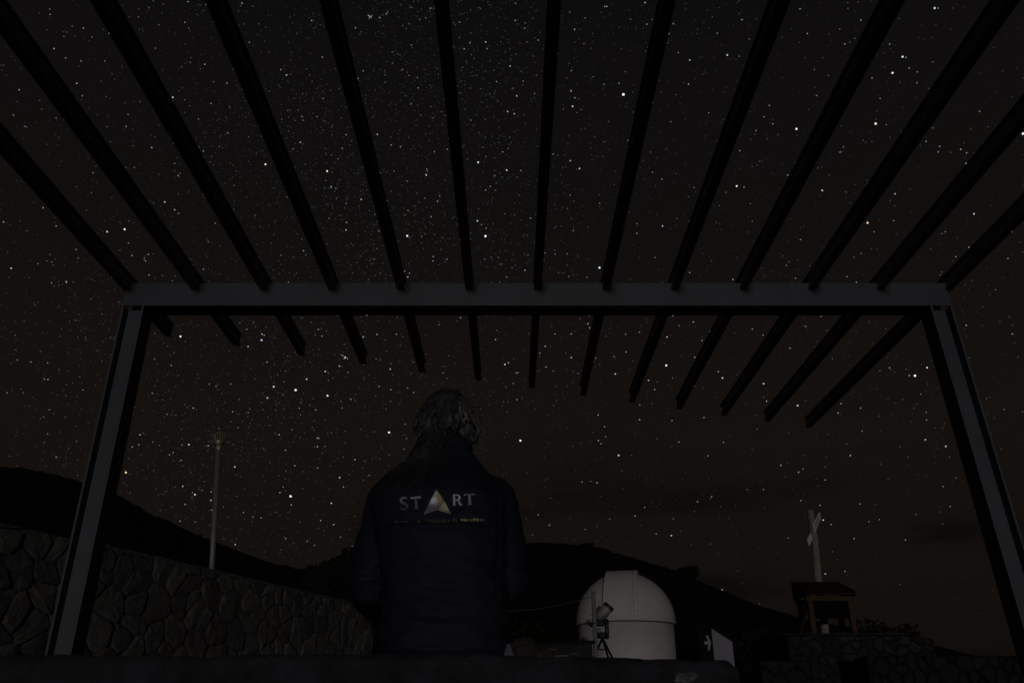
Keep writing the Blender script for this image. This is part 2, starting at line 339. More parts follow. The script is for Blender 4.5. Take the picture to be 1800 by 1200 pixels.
# ------------------------------------------------------------------ pergola
def build_pergola():
    F = 3.89; zb = 2.300; zt = 2.438; zr = 2.399
    xl, xr = -2.080, 2.349
    root = thing('pergola', 'open grey steel pergola of slender parallel rafters framing the night sky', 'pergola', ((xl + xr) / 2, F, 0))
    # main beam: an H section lying on its side, flanges upright
    b = MB(); t = .011; D = .120
    b.cbox((xl, F, zb), (xr, F + t, zt), .002); b.cbox((xl, F + D - t, zb), (xr, F + D, zt), .002)
    b.cbox((xl, F + t, (zb+zt)/2 - .004), (xr, F + D - t, (zb+zt)/2 + .004), .001)
    b.build('beam', M['steel'], root)
    # posts: H section, web towards the viewer; the right one stands slightly out of plumb
    for s, x0, lean in ((-1, xl, .0), (1, xr, .045)):
        mb = MB(); W = .118; ft = .012; d = .118
        ptop = x0 if s < 0 else x0 - W
        def sh(mb_, a, c):
            q = MB(); q.cbox(a, c, .0018)
            for v in q.v: v.x += lean * (zb - v.z)
            mb_.add(q.v, q.f)
        sh(mb, (ptop, F, -.02), (ptop + ft, F + d, zb)); sh(mb, (ptop + W - ft, F, -.02), (ptop + W, F + d, zb))
        sh(mb, (ptop + ft, F + d/2 - .004, -.02), (ptop + W - ft, F + d/2 + .004, zb))
        p = mb.build('post', M['steel'], root)
        q = MB(); bx = ptop + W/2 + lean * zb
        q.cbox((bx - .13, F - .07, 0.005), (bx + .13, F + d + .07, .02), .002); q.build('base_plate', M['steel'], p)
    # thirteen rafters, cut on a slant at the far end
    for i in range(13):
        x = -2.077 + (2.353 + 2.077) * i / 12
        y1 = 4.49 + (6.20 - 4.49) * i / 12; y0 = 0.9
        mb = MB(); wv = .042; h = .078; tf = .006
        def piece(xa, xb, za, zc):
            sl = .386
            a = [(xa, y0, za), (xb, y0, za), (xb, y1 + sl*(xb-x), za), (xa, y1 + sl*(xa-x), za)]
            mb.prism([a[0], a[3], a[2], a[1]], (0, 0, zc - za))
        piece(x - wv/2, x + wv/2, zr, zr + tf); piece(x - wv/2, x + wv/2, zr + h - tf, zr + h); piece(x - .012, x + .012, zr + tf, zr + h - tf)
        r = mb.build('rafter', M['rafter'], root); fix_normals(r)
build_pergola()

# ------------------------------------------------------------------ stone walls
def clip(poly, p, n):
    out_ = []
    for i in range(len(poly)):
        a, b = poly[i], poly[(i+1) % len(poly)]
        da, db = (a - p).dot(n), (b - p).dot(n)
        if da <= 0: out_.append(a)
        if (da < 0 < db) or (db < 0 < da): out_.append(a + (b - a) * (da / (da - db)))
    return out_
def voronoi(outline, su, sv, rnd, jit=.55):
    us = [p.x for p in outline]; vs_ = [p.y for p in outline]; seeds = []
    row = 0; v = min(vs_) - sv
    while v < max(vs_) + sv:
        u = min(us) - su + (su/2 if row % 2 else 0)
        while u < max(us) + su:
            q_ = rnd.random()
            if q_ > .14: seeds.append(Vector((u + rnd.uniform(-jit, jit)*su, v + rnd.uniform(-jit, jit)*sv)))
            if q_ > .84: seeds.append(Vector((u + rnd.uniform(-jit, jit)*su, v + rnd.uniform(-jit, jit)*sv)))
            u += su
        v += sv; row += 1
    cells = []
    for s in seeds:
        poly = [p.copy() for p in outline]
        for q in sorted(seeds, key=lambda q: (q - s).length_squared)[1:26]:
            poly = clip(poly, (s + q) / 2, (q - s))
            if len(poly) < 3: break
        if len(poly) >= 3: cells.append(poly)
    return cells
def area(p): return abs(sum(p[i].x*p[(i+1) % len(p)].y - p[(i+1) % len(p)].x*p[i].y for i in range(len(p)))) / 2
def shape_stone(poly, gap, rnd):
    c = sum(poly, Vector((0, 0))) / len(poly)
    q = poly
    for i in range(len(poly)):
        a, b = poly[i], poly[(i+1) % len(poly)]; e = b - a
        if e.length < 1e-5: continue
        n = Vector((e.y, -e.x)).normalized()
        if n.dot(c - a) > 0: n = -n
        q = clip(q, a - n * gap * rnd.uniform(.5, 1.5), n)
        if len(q) < 3: return None
    if area(q) < .0012: return None
    r = []
    for i in range(len(q)):
        a, b, c_ = q[i-1], q[i], q[(i+1) % len(q)]
        k = rnd.uniform(.12, .3)
        r += [b + (a - b) * k, b + (c_ - b) * k]
    return r
def stone_wall(root, A, B, outline, su, sv, gap, proud, seed, thick, parent_name='mortar', limit=290, mats='stone', mort='mortar'):
    rnd = random.Random(seed); A = Vector(A); u = (Vector(B) - A); u.z = 0; u.normalize(); n = Vector((u.y, -u.x, 0)); up = Vector((0, 0, 1))
    if n.dot(CAM - A) < 0: n = -n
    base = Vector((A.x, A.y, 0)); W = lambda p, d: base + u * p.x + up * p.y + n * d
    mb = MB(); mb.prism([W(p, 0) for p in outline], -n * thick); core = mb.build(parent_name, M[mort], root); fix_normals(core)
    cells = voronoi(outline, su, sv, rnd); k = 0
    for poly in cells:
        q = shape_stone(poly, gap, rnd)
        if not q or k >= limit: continue
        k += 1; mb = MB(); m = len(q); c = sum(q, Vector((0, 0))) / m; d = proud * rnd.uniform(.55, 1.25); tx, ty = rnd.uniform(-.10, .10), rnd.uniform(-.12, .08)
        dep = lambda p, dd: dd + tx * (p.x - c.x) + ty * (p.y - c.y)
        ring0 = [W(p, -.01) for p in q]; ring1 = [W(p, max(.004, dep(p, d * .55))) for p in q]
        i2 = [c + (p - c) * rnd.uniform(.76, .86) for p in q]; ring2 = [W(p, max(.006, dep(p, d) + rnd.uniform(-.008, .008))) for p in i2]
        vv = ring0 + ring1 + ring2 + [W(c, dep(c, d) + rnd.uniform(-.004, .014))]
        ff = []
        for j in range(m):
            j2 = (j+1) % m
            ff += [(j, j2, m+j2, m+j), (m+j, m+j2, 2*m+j2, 2*m+j), (2*m+j, 2*m+j2, 3*m)]
        mb.add(vv, ff); o = mb.build('stone', rnd.choice(M[mats]), root, smooth=False); fix_normals(o)
    return W, u, n

zt = 1.87
A = PZ(0, 918, zt); B = PZ(618, 1060, zt); uu = (B - A); uu.z = 0; L = uu.length; uu.normalize()
A2 = A - uu * 1.3; L2 = L + 1.3
def wall_pt(px, py):   # where a sight line meets the plane of the wall
    nn = Vector((uu.y, -uu.x, 0)); r = ray(px, py); t = (A - CAM).dot(nn) / r.dot(nn); q = CAM + r * t
    return Vector(((q - A2).dot(uu), q.z))
e1 = wall_pt(655, 1103); e2 = wall_pt(660, 1150)
wl = thing('retaining_wall', 'long dark lava stone retaining wall running away below the left hill', 'stone wall', (A2.x, A2.y, 0))
outl = [Vector((0, -.05)), Vector((e1.x + .05, -.05)), Vector((e1.x + .02, e1.y)), Vector((L2, zt)), Vector((0, zt))]
Wf, wu, wn = stone_wall(wl, A2, B, outl, .29, .245, .0045, .022, 5, .45)
mb = MB()
for i in range(24):   # a rough cement coping along the top
    a, b = L2 * (.30 + .70 * i / 24), L2 * (.30 + .70 * (i + 1) / 24)
    z0 = zt + .006; h = .028 + .014 * noise.noise(Vector((i * .7, 0, 0)))
    q = [Wf(Vector((a, z0)), -.04), Wf(Vector((b, z0)), -.04), Wf(Vector((b, z0)), -.40), Wf(Vector((a, z0)), -.40)]
    mb.prism(q, (0, 0, h))
cp = mb.build('coping', M['coping'], wl); fix_normals(cp)
# the bank of earth held up behind the wall
mb = MB(); vv = []; nb = 14
for i in range(nb + 1):
    uq = L2 * i / nb * .985
    for k, dd in enumerate((-.44, -2.5, -7, -14)):
        zz = zt - .06 + (0, .05, .25, .7)[k] + .05 * noise.noise(Vector((uq, dd, 3)))
        p = Wf(Vector((uq, zz)), dd)
        vv.append(p)
ff = [(i*4+k, i*4+k+1, (i+1)*4+k+1, (i+1)*4+k) for i in range(nb) for k in range(3)]
o = mb.add(vv, ff).build('terrace_bank', M['hill'], smooth=True); o['kind'] = 'structure'

# vent pipe with a slotted cap, standing behind the wall
pb = P(379, 1030, 10.9); ptp = P(384, 793, 10.9)
vp = thing('vent_pipe', 'tall thin metal vent pipe with slotted brass cap behind the stone wall', 'pipe', (pb.x, pb.y, 1.2))
mb = MB(); mb.tube([(pb.x, pb.y, 1.2), ptp], .038, 20); mb.build('pipe', M['galv'], vp, smooth=True)
ax = (ptp - Vector((pb.x, pb.y, 1.2))).normalized()
mb = MB(); mb.tube([ptp - ax * .01, ptp + ax * .10], .041, 20); mb.build('sleeve', M['brass'], vp, smooth=True)
mb = MB(); mb.tube([ptp + ax * .095, ptp + ax * .10, ptp + ax * .145, ptp + ax * .15], [.05, .066, .066, .05], 24); cap = mb.build('collar', M['brass'], vp)
for k in range(12):
    a = 2 * math.pi * k / 12; d = Vector((math.cos(a), math.sin(a), 0)); mb = MB()
    c0 = ptp + ax * .147; mb.tube([c0 + d * .058, c0 + d * .066 + ax * .03, c0 + d * .064 + ax * .085, c0 + d * .03 + ax * .125], [.008, .010, .010, .006], 6)
    mb.build('cap_fin', M['brass'], cap)
mb = MB(); mb.lathe(ptp + ax * .235, [(.02, .0), (.05, .018), (.045, .034), (.015, .05)], 20); mb.build('cap_top', M['brass'], cap)
mb = MB(); mb.tube([ptp + ax * .14, ptp + ax * .24], .040, 14); mb.build('cap_core', M['black'], cap)

# ------------------------------------------------------------------ observatory dome
def build_dome():
    c = P(1100, 1095, 27); R0 = 1.545; zw = c.z; gz = ground_z(c.x, c.y)
    root = thing('observatory_dome', 'round white observatory dome with raised closed shutter', 'dome', (c.x, c.y, gz))
    C = Vector((c.x, c.y, 0))
    mb = MB(); mb.lathe(C, [(R0 * .955, gz - .05), (R0 * .955, zw + .02)], 72); mb.build('drum_wall', M['dome'], root, smooth=True)
    mb = MB(); pr = [(R0 * .97, zw - .065), (R0 * 1.005, zw - .06), (R0 * 1.005, zw + .02), (R0, zw + .03)]
    for k in range(1, 24):
        a = math.pi / 2 * k / 24; pr.append((R0 * math.cos(a), zw + .03 + R0 * .97 * math.sin(a)))
    pr.append((.01, zw + .03 + R0 * .97)); mb.lathe(C, pr, 72); sh = mb.build('dome_shell', M['dome'], root, smooth=True)
    # shutter: a flat-sided arch over the crown
    yaw = R(-12.5); f = Vector((math.sin(yaw), -math.cos(yaw), 0)); l = Vector((math.cos(yaw), math.sin(yaw), 0))
    hw = .53; n = 30; O = C + Vector((0, 0, zw + .03))
    def arch(name, lat0, lat1, ro, ri, a0, a1, m, par):
        mb = MB(); vv = []; ff = []
        for k in range(n + 1):
            t = a0 + (a1 - a0) * k / n; d = f * math.cos(t) + Vector((0, 0, 1)) * math.sin(t)
            tp = 1 - .10 * math.sin(min(t, math.pi / 2)) ** 2
            for lat, rr in ((lat0, ro), (lat1, ro), (lat1, ri), (lat0, ri)): vv.append(O + l * lat * tp + d * rr)
        for k in range(n):
            for j in range(4): ff.append((k*4+j, k*4+(j+1) % 4, (k+1)*4+(j+1) % 4, (k+1)*4+j))
        ff += [(0, 1, 2, 3), (n*4+3, n*4+2, n*4+1, n*4)]
        mb.add(vv, ff); o = mb.build(name, m, par); fix_normals(o); return o
    s = arch('shutter', -hw, hw, R0 * 1.012, R0 * .80, R(1), R(112), M['dome'], root)
    arch('seam', -hw - .012, -hw + .004, R0 * 1.014, R0 * .8, R(1), R(100), M['domedark'], s)
    arch('seam', hw - .14, hw - .130, R0 * 1.0135, R0 * .9, R(2), R(80), M['print'], s)
    arch('panel_joint', .30, .306, R0 * 1.0135, R0 * .9, R(1), R(30), M['print'], s)
    mb = MB()
    for k in range(0, 72):
        a, b = 2*math.pi*k/72, 2*math.pi*(k+1)/72
        mb.tube([C + Vector((math.cos(a)*R0*.962, math.sin(a)*R0*.962, zw - .075)), C + Vector((math.cos(b)*R0*.962, math.sin(b)*R0*.962, zw - .075))], .018, 5)
    mb.build('skirt_seal', M['coping'], root)
    # door in the drum, a lamp fitting at the right foot
    g = P(1186, 1142, 26.9); mb = MB(); mb.cbox(g - Vector((.03, .03, .04)), g + Vector((.03, .03, .04)), .01); mb.build('cable_box', M['white'], root)
build_dome()

# ------------------------------------------------------------------ telescope on a tripod
def build_telescope():
    Y = 19.0; k = Y * .94 / FPX   # metres per photo pixel
    base = P(1062, 1128, Y); g = ground_z(base.x, base.y)
    root = thing('telescope', 'small fork mounted telescope tilted upward on a tripod before the white dome', 'telescope', (base.x, base.y, g))
    # optical tube
    lo_, hi = P(1053, 1087, Y), P(1069.5, 1066, Y); ax = (hi - lo_).normalized(); rad = .118
    cen = lo_; mb = MB(); mb.tube([cen - ax * .06, cen, cen + ax * .30], [rad * .9, rad, rad], 32); t = mb.build('optical_tube', M['tube'], root, smooth=False)
    mb = MB(); mb.tube([cen + ax * .295, cen + ax * .30, cen + ax * .37, cen + ax * .372], [rad, rad * 1.07, rad * 1.07, rad * .98], 32); mb.build('front_cell', M['black'], t)
    mb = MB(); mb.tube([cen - ax * .13, cen - ax * .12, cen - ax * .05], [rad * .7, rad * .98, rad * 1.02], 32); mb.build('rear_cell', M['black'], t)
    off = Vector((-.135, -.06, .06)); mb = MB(); mb.tube([cen + off - ax * .02, cen + off + ax * .26], .040, 14); mb.build('finder_scope', M['red'], t)
    mb = MB(); q = cen - ax * .12 + Vector((-.06, -.05, 0)); mb.tube([q, q - ax * .10], .032, 14); mb.tube([q - ax * .08, q - ax * .08 + Vector((-.02, -.10, .03))], .022, 12); mb.build('eyepiece', M['black'], t)
    mb = MB(); q = cen + Vector((-.03, -.12, -.01)); mb.ell(q, (.02, .02, .02), 10, 8); mb.build('focus_knob', M['chrome'], t)
    # fork arm, drive base
    a0 = P(1067, 1118, Y); mb = MB(); mb.cbox((a0.x - .035, a0.y - .08, a0.z - .05), (a0.x + .045, a0.y + .08, a0.z + .36), .02); mb.build('fork_arm', M['black'], root)
    d0 = P(1058, 1117, Y); mb = MB(); mb.lathe((d0.x + .01, d0.y, d0.z - .05), [(.10, 0), (.14, .02), (.14, .09), (.11, .12)], 28); mb.build('drive_base', M['black'], root)
    mb = MB(); mb.cbox((d0.x - .13, d0.y - .12, d0.z + .20), (d0.x + .06, d0.y + .02, d0.z + .33), .02); mb.build('control_head', M['black'], root)
    mb = MB(); mb.cbox((d0.x - .12, d0.y - .17, d0.z + .05), (d0.x - .03, d0.y - .13, d0.z + .15), .015); mb.build('hand_controller', M['print'], root)
    mb = MB(); mb.ell((a0.x - .05, a0.y - .1, a0.z + .05), (.016, .016, .022), 10, 8); mb.build('clutch_knob', M['chrome'], root)
    top = P(1059, 1121, Y)
    for (px, py, dy, m) in ((1042.5, 1157, -.30, 'chrome'), (1077, 1157, -.22, 'black'), (1069, 1154, .35, 'black')):
        foot = P(px, py, Y + dy); foot = top + (foot - top) * ((top.z - ground_z(foot.x, foot.y)) / (top.z - foot.z))
        s_ = top + (foot - top).normalized() * .02
        # follow the photographed slope down to the ground
        mb = MB(); mb.tube([s_, top + (foot - top) * .5], .024, 10); lg = mb.build('leg', M['black'], root)
        mb = MB(); mb.tube([top + (foot - top) * .04 + Vector((-.012, -.028, 0)), top + (foot - top) * .98 + Vector((0, -.012, 0))], .014, 8); mb.build('leg_tube', M[m], lg, smooth=True)
    mb = MB(); q = P(1058, 1141, Y)
    for dx, dy in ((-.13, -.12), (.14, -.06), (.05, .2)): mb.tube([q, q + Vector((dx, dy, 0))], .013, 8)
    mb.build('spreader', M['black'], root)
build_telescope()

# ------------------------------------------------------------------ post-and-wire line left of the telescope
def fence_post(px, top_py, Y, label, knob):
    t = P(px, top_py, Y); g = ground_z(t.x, t.y); r = thing('fence_post', label, 'post', (t.x, t.y, g), 'posts of the wire line')
    mb = MB(); mb.cbox((t.x - .031, t.y - .031, g - .05), (t.x + .031, t.y + .031, t.z), .004)
    for v in mb.v: v.x += (t.z - v.z) * .0
    mb.build('shaft', M['steel'], r)
    mb = MB(); mb.cbox((t.x - .034, t.y - .034, t.z), (t.x + .034, t.y + .034, t.z + .012), .004); mb.build('cap', M['steel'], r)
    if knob:
        c = P(px - 8, 1094, Y - .05); mb = MB()
        for k in range(6):
            a = k * math.pi / 3; mb.tube([c, c + Vector((math.cos(a) * .055, 0, math.sin(a) * .055))], [.016, .010], 7)
        mb.tube([c, Vector((t.x, t.y - .02, c.z))], .013, 8); mb.build('star_knob', M['black'], r)
    return t
f1 = fence_post(1043, 1041, 13.5, 'slim grey steel post with star knob left of the telescope', True)
f2 = fence_post(845, 1066, 14.5, 'slim grey steel post hidden behind the seated person', False)
mb = MB(); pts = []
for k in range(25):
    t = k / 24; p = f1.lerp(f2, t) + Vector((0, 0, -.05 - .16 * 4 * t * (1 - t) * .6)); pts.append(p)
mb.tube(pts, .006, 8); tag(mb.build('guide_wire', M['steel'], None, smooth=True), 'thin sagging wire running left from the slim grey post', 'wire')

# ------------------------------------------------------------------ information panel
def build_info_panel():
    Y = 9.0; a = P(912, 1137, Y + .1); b = P(1038, 1139, Y - .35); g = ground_z(a.x, a.y)
    root = thing('information_panel', 'low dark information board with pale print and square pictogram beside the bench', 'information board', ((a.x+b.x)/2, (a.y+b.y)/2, g))
    u = (b - a); u.z = 0; Lw = u.length; u.normalize(); n = Vector((u.y, -u.x, 0))
    if n.dot(CAM - a) < 0: n = -n
    up = Vector((0, 0, 1)); zt_ = a.z
    q = lambda s, v, d=0: Vector((a.x, a.y, zt_)) + u * s - up * v + n * d
    mb = MB(); mb.prism([q(0, 0, -.03), q(Lw, .0, -.03), q(Lw, .42, -.03), q(0, .42, -.03)], n * .03); o = mb.build('board', M['panel'], root); fix_normals(o)
    mb = MB(); mb.prism([q(-.03, -.03, -.045), q(Lw + .03, -.03, -.045), q(Lw + .03, .0, -.045), q(-.03, .0, -.045)], n * .07); fix_normals(mb.build('top_rail', M['signdark'], root))
    def strip(s0, s1, v0, v1, m='print', nm='text_line'):
        mb = MB(); mb.prism([q(s0, v0, .001), q(s1, v0, .001), q(s1, v1, .001), q(s0, v1, .001)], n * .002); x = mb.build(nm, M[m], root); fix_normals(x)
    s = lambda px: (px - 912) / 126 * Lw
    strip(s(942), s(949), .025, .037); strip(s(966), s(980), .032, .038)
    strip(s(956), s(1000), .095, .108); strip(s(958), s(982), .118, .125, 'white'); strip(s(960), s(983), .136, .143, 'white')
    strip(s(962), s(1002), .150, .19)
    # square pictogram: frame and a dish on a stand
    x0, x1, v0, v1 = s(1004), s(1018), .085, .17
    strip(x0, x1, v0, v0 + .006, 'print', 'pictogram_edge'); strip(x0, x0 + .005, v0 + .006, v1, 'print', 'pictogram_edge'); strip(x1 - .005, x1, v0 + .006, v1, 'print', 'pictogram_edge')
    mb = MB(); cx = (x0 + x1) / 2
    mb.prism([q(cx - .012, v0 + .078, .001), q(cx + .018, v0 + .078, .001), q(cx + .008, v0 + .055, .001), q(cx + .022, v0 + .03, .001), q(cx - .004, v0 + .048, .001), q(cx - .022, v0 + .038, .001), q(cx - .006, v0 + .06, .001)], n * .002)
    fix_normals(mb.build('pictogram', M['white'], root))
    for sx in (.12, Lw - .12):
        p = q(sx, .42, -.02); mb = MB(); mb.cbox((p.x - .03, p.y - .03, g - .05), (p.x + .03, p.y + .03, p.z + .01), .004); mb.build('leg', M['signdark'], root)
build_info_panel()

# ------------------------------------------------------------------ slab sign with arrow
def build_sign():
    a = P(1249.5, 1104.5, 5.0); zt_ = a.z; u = Vector((.78, .62, 0)).normalized(); w_ = Vector((-.62, .78, 0)).normalized(); th = .10; L_ = .178; drop = .062
    root = thing('direction_sign', 'slim upright sign pillar with pale lilac side and white arrow on its dark side', 'sign', (a.x, a.y, 0))
    o = Vector((a.x, a.y, 0))
    # dark body with the front edge, pale broad face
    p0, p1, p2, p3 = o, o + u * L_, o + u * L_ + w_ * th, o + w_ * th
    up = Vector((0, 0, 1)); mb = MB(); mb.prism([p0, p1, p1 + up * (zt_ - drop), p0 + up * zt_], w_ * th); x = mb.build('pillar', M['signdark'], root); fix_normals(x)
    nrm = Vector((u.y, -u.x, 0)); nrm = nrm if nrm.dot(CAM - o) > 0 else -nrm
    mb = MB(); mb.prism([o + u * .004 + nrm * .001, o + u * L_ + nrm * .001, o + u * L_ + nrm * .001 + Vector((0, 0, zt_ - drop)), o + u * .004 + nrm * .001 + Vector((0, 0, zt_))], nrm * .004); x = mb.build('face_plate', M['signwhite'], root); fix_normals(x)
    # arrow on the dark edge
    en = w_.cross(Vector((0, 0, 1))); en = en if en.dot(CAM - o) > 0 else -en
    e = lambda s, z: o + w_ * s + Vector((0, 0, z)) + en * .003
    zc = P(1244, 1129, a.y + .02).z
    ar = [(.082, -.013), (.082, .013), (.038, .013), (.058, .058), (.036, .058), (.006, .0), (.030, -.058), (.050, -.058), (.038, -.013)]
    mb = MB(); mb.prism([e(s * .62 + .002, zc + z * .70) for s, z in ar], en * .002); x = mb.build('arrow', M['white'], root); fix_normals(x)
    mb = MB(); mb.prism([p0 + Vector((-.05, -.05, 0)), p1 + Vector((.05, -.02, 0)), p2 + Vector((.02, .05, 0)), p3 + Vector((-.05, .05, 0))], (0, 0, .03)); fix_normals(mb.build('foot', M['signdark'], root))
build_sign()

# ------------------------------------------------------------------ masonry plinth with timber stand, signpost, low wall
pl = P(1380, 1116, 15.5); pr_ = P(1640, 1122, 15.5); ztp = pl.z
ped = thing('masonry_plinth', 'rough rubble masonry plinth below the timber stand', 'plinth', ((pl.x+pr_.x)/2, 15.5, ground_z(6, 15.5)))
Lp = pr_.x - pl.x
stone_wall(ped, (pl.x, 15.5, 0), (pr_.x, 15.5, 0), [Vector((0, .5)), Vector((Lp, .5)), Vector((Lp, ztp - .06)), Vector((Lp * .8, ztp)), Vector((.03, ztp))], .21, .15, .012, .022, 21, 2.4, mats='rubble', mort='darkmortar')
mb = MB(); rnd = random.Random(4); n = 18
for i in range(n):
    a, b = pl.x - .02 + (Lp * .82) * i / n, pl.x - .02 + (Lp * .82) * (i + 1) / n
    h = .03 + .02 * rnd.random(); mb.box((a, 15.46 - .02 * rnd.random(), ztp + .004), (b, 17.9, ztp + h))
mb.build('cap_mortar', M['plinthcap'], ped)

lwA = P(1522, 1152, 14.2); lwB = P(1990, 1150, 14.2); zl = lwA.z
lw = thing('low_wall', 'low wall of upright rubble stones in front of the plinth', 'stone wall', ((lwA.x+lwB.x)/2, 14.2, .4))
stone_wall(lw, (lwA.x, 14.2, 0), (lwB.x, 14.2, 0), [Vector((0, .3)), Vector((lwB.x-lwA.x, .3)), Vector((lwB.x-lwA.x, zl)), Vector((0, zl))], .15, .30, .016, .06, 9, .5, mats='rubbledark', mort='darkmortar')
lv = P(1335, 1160, 14.9); lv2 = P(1440, 1160, 14.9)
lk = thing('low_kerb', 'dim low rubble kerb left of the plinth', 'stone wall', ((lv.x+lv2.x)/2, 14.9, .4))
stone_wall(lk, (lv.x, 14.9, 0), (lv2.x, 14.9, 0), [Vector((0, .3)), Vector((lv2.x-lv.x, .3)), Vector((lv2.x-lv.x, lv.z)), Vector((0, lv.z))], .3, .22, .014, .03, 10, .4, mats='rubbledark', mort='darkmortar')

def build_stand():
    Y = 16.2; z0 = ztp + .03; c = P(1462, 1108, Y)
    root = thing('timber_stand', 'squat brown timber stand with small sloping roof on the plinth', 'timber stand', (c.x, c.y, z0))
    xl = P(1426, 1080, Y).x; xr = P(1497, 1080, Y).x; zt_ = P(1462, 1051, Y).z; w_ = .095; dp = .55
    for x, s in ((xl, 1), (xr, -1)):
        for y in (Y, Y + dp):
            mb = MB(); mb.cbox((x - w_/2, y - w_/2, z0), (x + w_/2, y + w_/2, zt_ - .05), .006); mb.build('leg', M['wood'], root)
    for y in (Y, Y + dp):
        mb = MB(); mb.cbox((xl - .07, y - .045, zt_ - .05), (xr + .07, y + .045, zt_ + .04), .006); mb.build('cross_rail', M['wood'], root)
    mb = MB(); mb.cbox((xl + .045, Y + .02, zt_ - .36), (xr - .045, Y + .05, zt_ - .06), .004); mb.build('panel', M['void'], root)
    zr = P(1462, 1016, Y - .1).z
    # roof of boards sloping towards the viewer
    for k in range(5):
        t0, t1 = k / 5, (k + 1) / 5 - .02
        ya, yb = Y - .12 + t0 * .75, Y - .12 + t1 * .75; za, zb = zt_ + .05 + t0 * (zr - zt_) * .9, zt_ + .05 + t1 * (zr - zt_) * .9
        mb = MB(); mb.prism([(xl - .06, ya, za), (xr + .06, ya, za), (xr + .06, yb, zb), (xl - .06, yb, zb)], (0, 0, .035)); fix_normals(mb.build('roof_board', M['roofwood'], root))
    for x in (xl - .092, xr + .062):
        mb = MB(); mb.prism([(x, Y - .14, zt_ + .03), (x, Y + .62, zt_ + .03), (x, Y + .62, zr + .04), (x, Y - .14, zt_ + .12)], (.03, 0, 0)); fix_normals(mb.build('barge_board', M['roofwood'], root))
    # left brace leaning out
    a = P(1402, 1088, Y + .2); b = P(1424, 1028, Y + .2); mb = MB(); mb.tube([Vector((a.x, a.y, z0)), b], .035, 8); mb.build('brace', M['roofwood'], root)
build_stand()

def build_signpost():
    Y = 17.3; b = P(1449, 1109, Y); t = P(1425, 897, Y)
    root = thing('signpost', 'weathered round log signpost with two pale arrow boards', 'signpost', (b.x, b.y, ztp + .03))
    b2 = Vector((b.x, b.y, ztp + .03)); pts = [b2.lerp(t, k / 8) + Vector((.012 * math.sin(k * 1.3), 0, 0)) for k in range(9)]
    mb = MB(); mb.tube(pts, [.080, .079, .078, .076, .075, .074, .072, .070, .068], 20); mb.build('log', M['log'], root, smooth=False)
    for quad, ys_, nl in (([(1428.3,921.7),(1440.8,898.8),(1442.9,911.3),(1431.9,937.3)], (Y - .10, Y - .16, Y - .16, Y - .10), 3), ([(1425.0,935.5),(1418.6,947.2),(1422.2,959.5),(1428.5,947.5)], (Y - .085, Y - .06, Y - .06, Y - .085), 0)):
        q = [P(x, y, yy) for (x, y), yy in zip(quad, ys_)]; n = (q[1] - q[0]).cross(q[3] - q[0]).normalized()
        if n.dot(CAM - q[0]) < 0: n = -n
        mb = MB(); mb.prism(q, -n * .024); bo = mb.build('arrow_board', M['arrowboard'], root); fix_normals(bo)
        if nl:
            mb = MB(); g = lambda s_, t_: (q[0].lerp(q[1], s_)).lerp(q[3].lerp(q[2], s_), t_) + n * .0015
            for i in range(nl):
                t0 = .26 + .2 * i; mb.prism([g(.2, t0), g(.8, t0), g(.8, t0 + .09), g(.2, t0 + .09)], n * .002)
            fix_normals(mb.build('lettering', M['ink'], bo))
build_signpost()

# ------------------------------------------------------------------ vegetation
def leaf_mesh(cent, n, size, rnd, shape):
    mb = MB()
    for _ in range(n):
        p = cent(rnd); d = Vector((rnd.gauss(0, 1), rnd.gauss(0, 1), rnd.gauss(0, 1))).normalized(); u = d.orthogonal().normalized(); v = d.cross(u)
        s = size * rnd.uniform(.6, 1.3); mb.add([p - u*s*.5, p + v*s*.22, p + u*s*.6, p - v*s*.22], [(0, 1, 2, 3)])
    return mb
def conifer(px, py_top, Y, label, spread, ground_obj, seed):
    rnd = random.Random(seed); t = P(px, py_top, Y); g = surf_z(ground_obj, t.x, t.y) - .1; H = max(2.0, t.z - g)
    root = thing('conifer_tree', label, 'tree', (t.x, t.y, g), 'trees on the skyline')
    mb = MB(); mb.tube([(t.x, t.y, g), (t.x + .05, t.y, g + H * .5), (t.x, t.y, t.z - .1)], [.16, .10, .02], 8)
    for k in range(14):
        z = g + H * (.2 + .75 * k / 14); a = rnd.uniform(0, 6.28); r = spread * (1 - (z - g) / H) * .85; mb.tube([(t.x, t.y, z), (t.x + math.cos(a) * r, t.y + math.sin(a) * r, z + .12)], [.035, .008], 5)
    mb.build('trunk', M['bark'], root)
    def cent(r_):
        h = r_.random() ** 1.25; z = g + H * (.10 + .90 * h); tier = .55 + .45 * abs(math.sin(h * 17 + seed)); rr = spread * (1 - h * .93) * tier * math.sqrt(r_.random()); a = r_.uniform(0, 6.28)
        return Vector((t.x + math.cos(a) * rr, t.y + math.sin(a) * rr, z - rr * .15))
    leaf_mesh(cent, 2600, .42, rnd, 0).build('crown', M['conifer'], root)
for i, (px, py, sp, lab) in enumerate([(607, 965, 1.5, 'tallest dark conifer on the skyline just left of the person'), (594, 979, 2.0, 'dark conifer second from the person on the skyline'),
        (584, 983, 2.2, 'dark bushy conifer third from the person on the skyline'), (569, 988, 1.6, 'dark conifer fourth from the person on the skyline'),
        (553, 996, 1.9, 'low dark conifer fifth from the person on the skyline'), (544, 995, 1.4, 'small dark conifer farthest left in the skyline row'), (620, 962, 1.3, 'dark conifer on the skyline mostly hidden behind the jacket')]):
    conifer(px, py, 62 + i * 1.7, lab, sp, hl, 40 + i)
